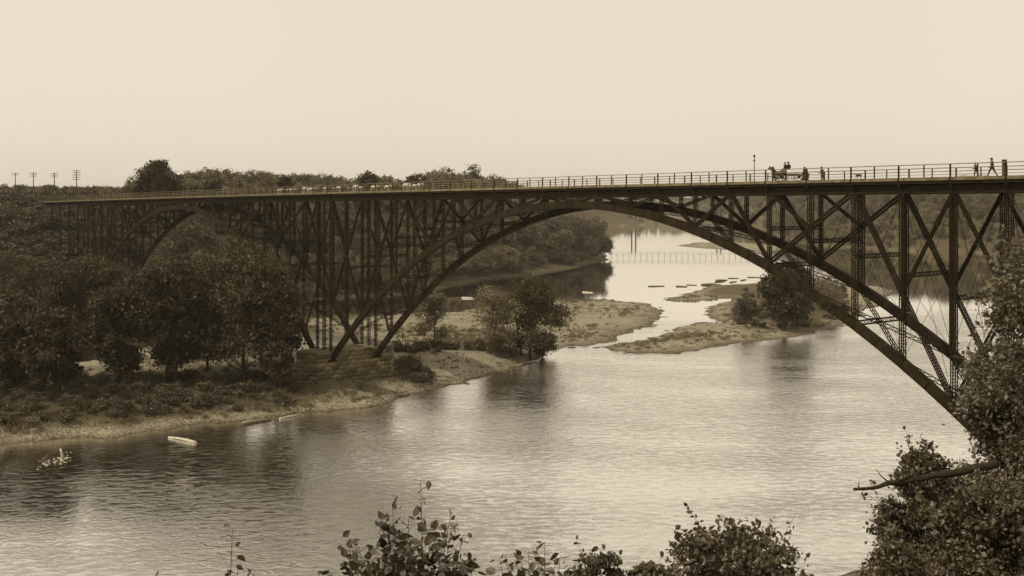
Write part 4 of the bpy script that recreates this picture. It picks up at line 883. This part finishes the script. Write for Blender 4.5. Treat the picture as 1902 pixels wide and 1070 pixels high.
# wagon
iw = bidx(1467, 6.0); wg = empty('wagon', P(iw, 6.0, zr(iw)-1.35), LEFT); tag(wg, 'long low horse-drawn timber wagon with a flat load of boards', 'wagon')
mb = MB(); mb.box((-1.9,-.75,.78), (1.9,.75,.86)); mb.box((-1.9,-.78,.86), (1.9,-.72,1.06)); mb.box((-1.9,.72,.86), (1.9,.78,1.06)); mb.build('wagon_bed', M['timber_dark'], wg)
for k in range(5): mb = MB(); mb.box((-2.5+.08*k,-.62+.25*k,.88), (.8,-.40+.25*k,1.02+.03*(k % 2))); mb.build('board', M['timber'], wg)
mb = MB(); mb.box((.75,-.6,1.30), (1.2,.6,1.36)); 
for s in (-.5, .5): mb.bar((.95,s,.86), (.95,s,1.32), .06, .06)
mb.build('seat', M['timber_dark'], wg)
for x_ in (-1.35, 1.3):
    mb = MB(); mb.bar((x_,-.85,.50), (x_,.85,.50), .10, .10); mb.bar((x_,0,.5), (x_,0,.78), .3, .2); mb.build('axle', M['timber_dark'], wg)
    for s in (-1, 1):
        mb = MB(); c = np.array((x_, .88*s, .50)); R_ = .48; pts = [c+R_*np.array((math.cos(q), 0, math.sin(q))) for q in np.linspace(0, 2*math.pi, 21)]
        mb.tube(pts, [.035]*21, 5)
        for q in np.linspace(0, math.pi*2, 11)[:-1]: mb.bar(c, c+R_*np.array((math.cos(q), 0, math.sin(q))), .035, .035)
        mb.tube([c-np.array((0,.09,0)), c+np.array((0,.09,0))], [.08,.08], 8); mb.build('wheel', M['timber_dark'], wg)
mb = MB(); mb.bar((-1.9,0,.5), (1.3,0,.5), .08, .08); mb.build('reach_pole', M['timber_dark'], wg); mb = MB(); mb.bar((1.3,0,.55), (4.2,0,.85), .07, .07); mb.build('draft_pole', M['timber_dark'], wg)
# dog
idg = bidx(1595, 2.2); dm = quad_mesh('dog', 'dog', .08); dm.materials.clear(); dm.materials.append(M['hide_dark']); o = link_mesh('dog', dm, None); o.location = P(idg, 2.2, zr(idg)-1.35); o.rotation_euler = (0,0,LEFT); o.scale = (1.35,)*3
tag(o, 'small dark dog trotting alone across the bridge', 'dog')
# lamp post
il = bidx(1401, W+.3); lp = empty('lamp_post', P(il, W+.3, zr(il)-1.35), ROT); tag(lp, 'tall slim lamp post with a short crossarm on the far railing', 'lamp post')
mb = MB(); mb.tube([(0,0,0),(0,0,.5),(0,0,.55),(0,0,3.45)], [.09,.08,.055,.045], 8); mb.build('post', M['iron'], lp, True)
mb = MB(); mb.bar((-.28,0,3.12), (.28,0,3.12), .06, .06); mb.bar((-.2,0,3.12),(0,0,2.9),.03,.03); mb.bar((.2,0,3.12),(0,0,2.9),.03,.03); mb.build('crossarm', M['iron'], lp)
mb = MB(); mb.tube([(0,0,3.45),(0,0,3.52),(0,0,3.68),(0,0,3.78),(0,0,3.86)], [.05,.10,.15,.13,.02], 8); mb.build('lantern', M['iron'], lp, True)
# thick end post of the near railing
ie = bidx(1862, -.72); mb = MB(); mb.box((-.16,-.16,0), (.16,.16,1.55)); mb.box((-.2,-.2,1.55), (.2,.2,1.63)); o = mb.build('end_post', M['timber_dark']); o.location = P(ie, -.35, zr(ie)-1.36); o.rotation_euler = (0,0,ROT); tag(o, 'thick square post on the near railing at the right end of the bridge', 'post')
# dry brush on the right end of the deck
for px, off, s in ((1793, 1.8, .8), (1822, 2.6, .7)):
    i = bidx(px, off); q = P(i, off, zr(i)-1.38); r = np.random.default_rng(int(px)); C_ = r.normal(size=(260, 3))*np.array((.65, .35, .22)); C_[:, 2] = np.abs(C_[:, 2])+.03; me = leaf_mesh('weeds', C_, .1*np.ones(260), r); me.materials.append(M['leaf_mid']); o = link_mesh('weeds', me, None); o.location = q; o.scale = (s,)*3
    tag(o, 'low clump of weeds on the deck left of the shorter walking person' if px < 1800 else 'low clump of weeds on the deck right of the shorter walking person', 'weeds')
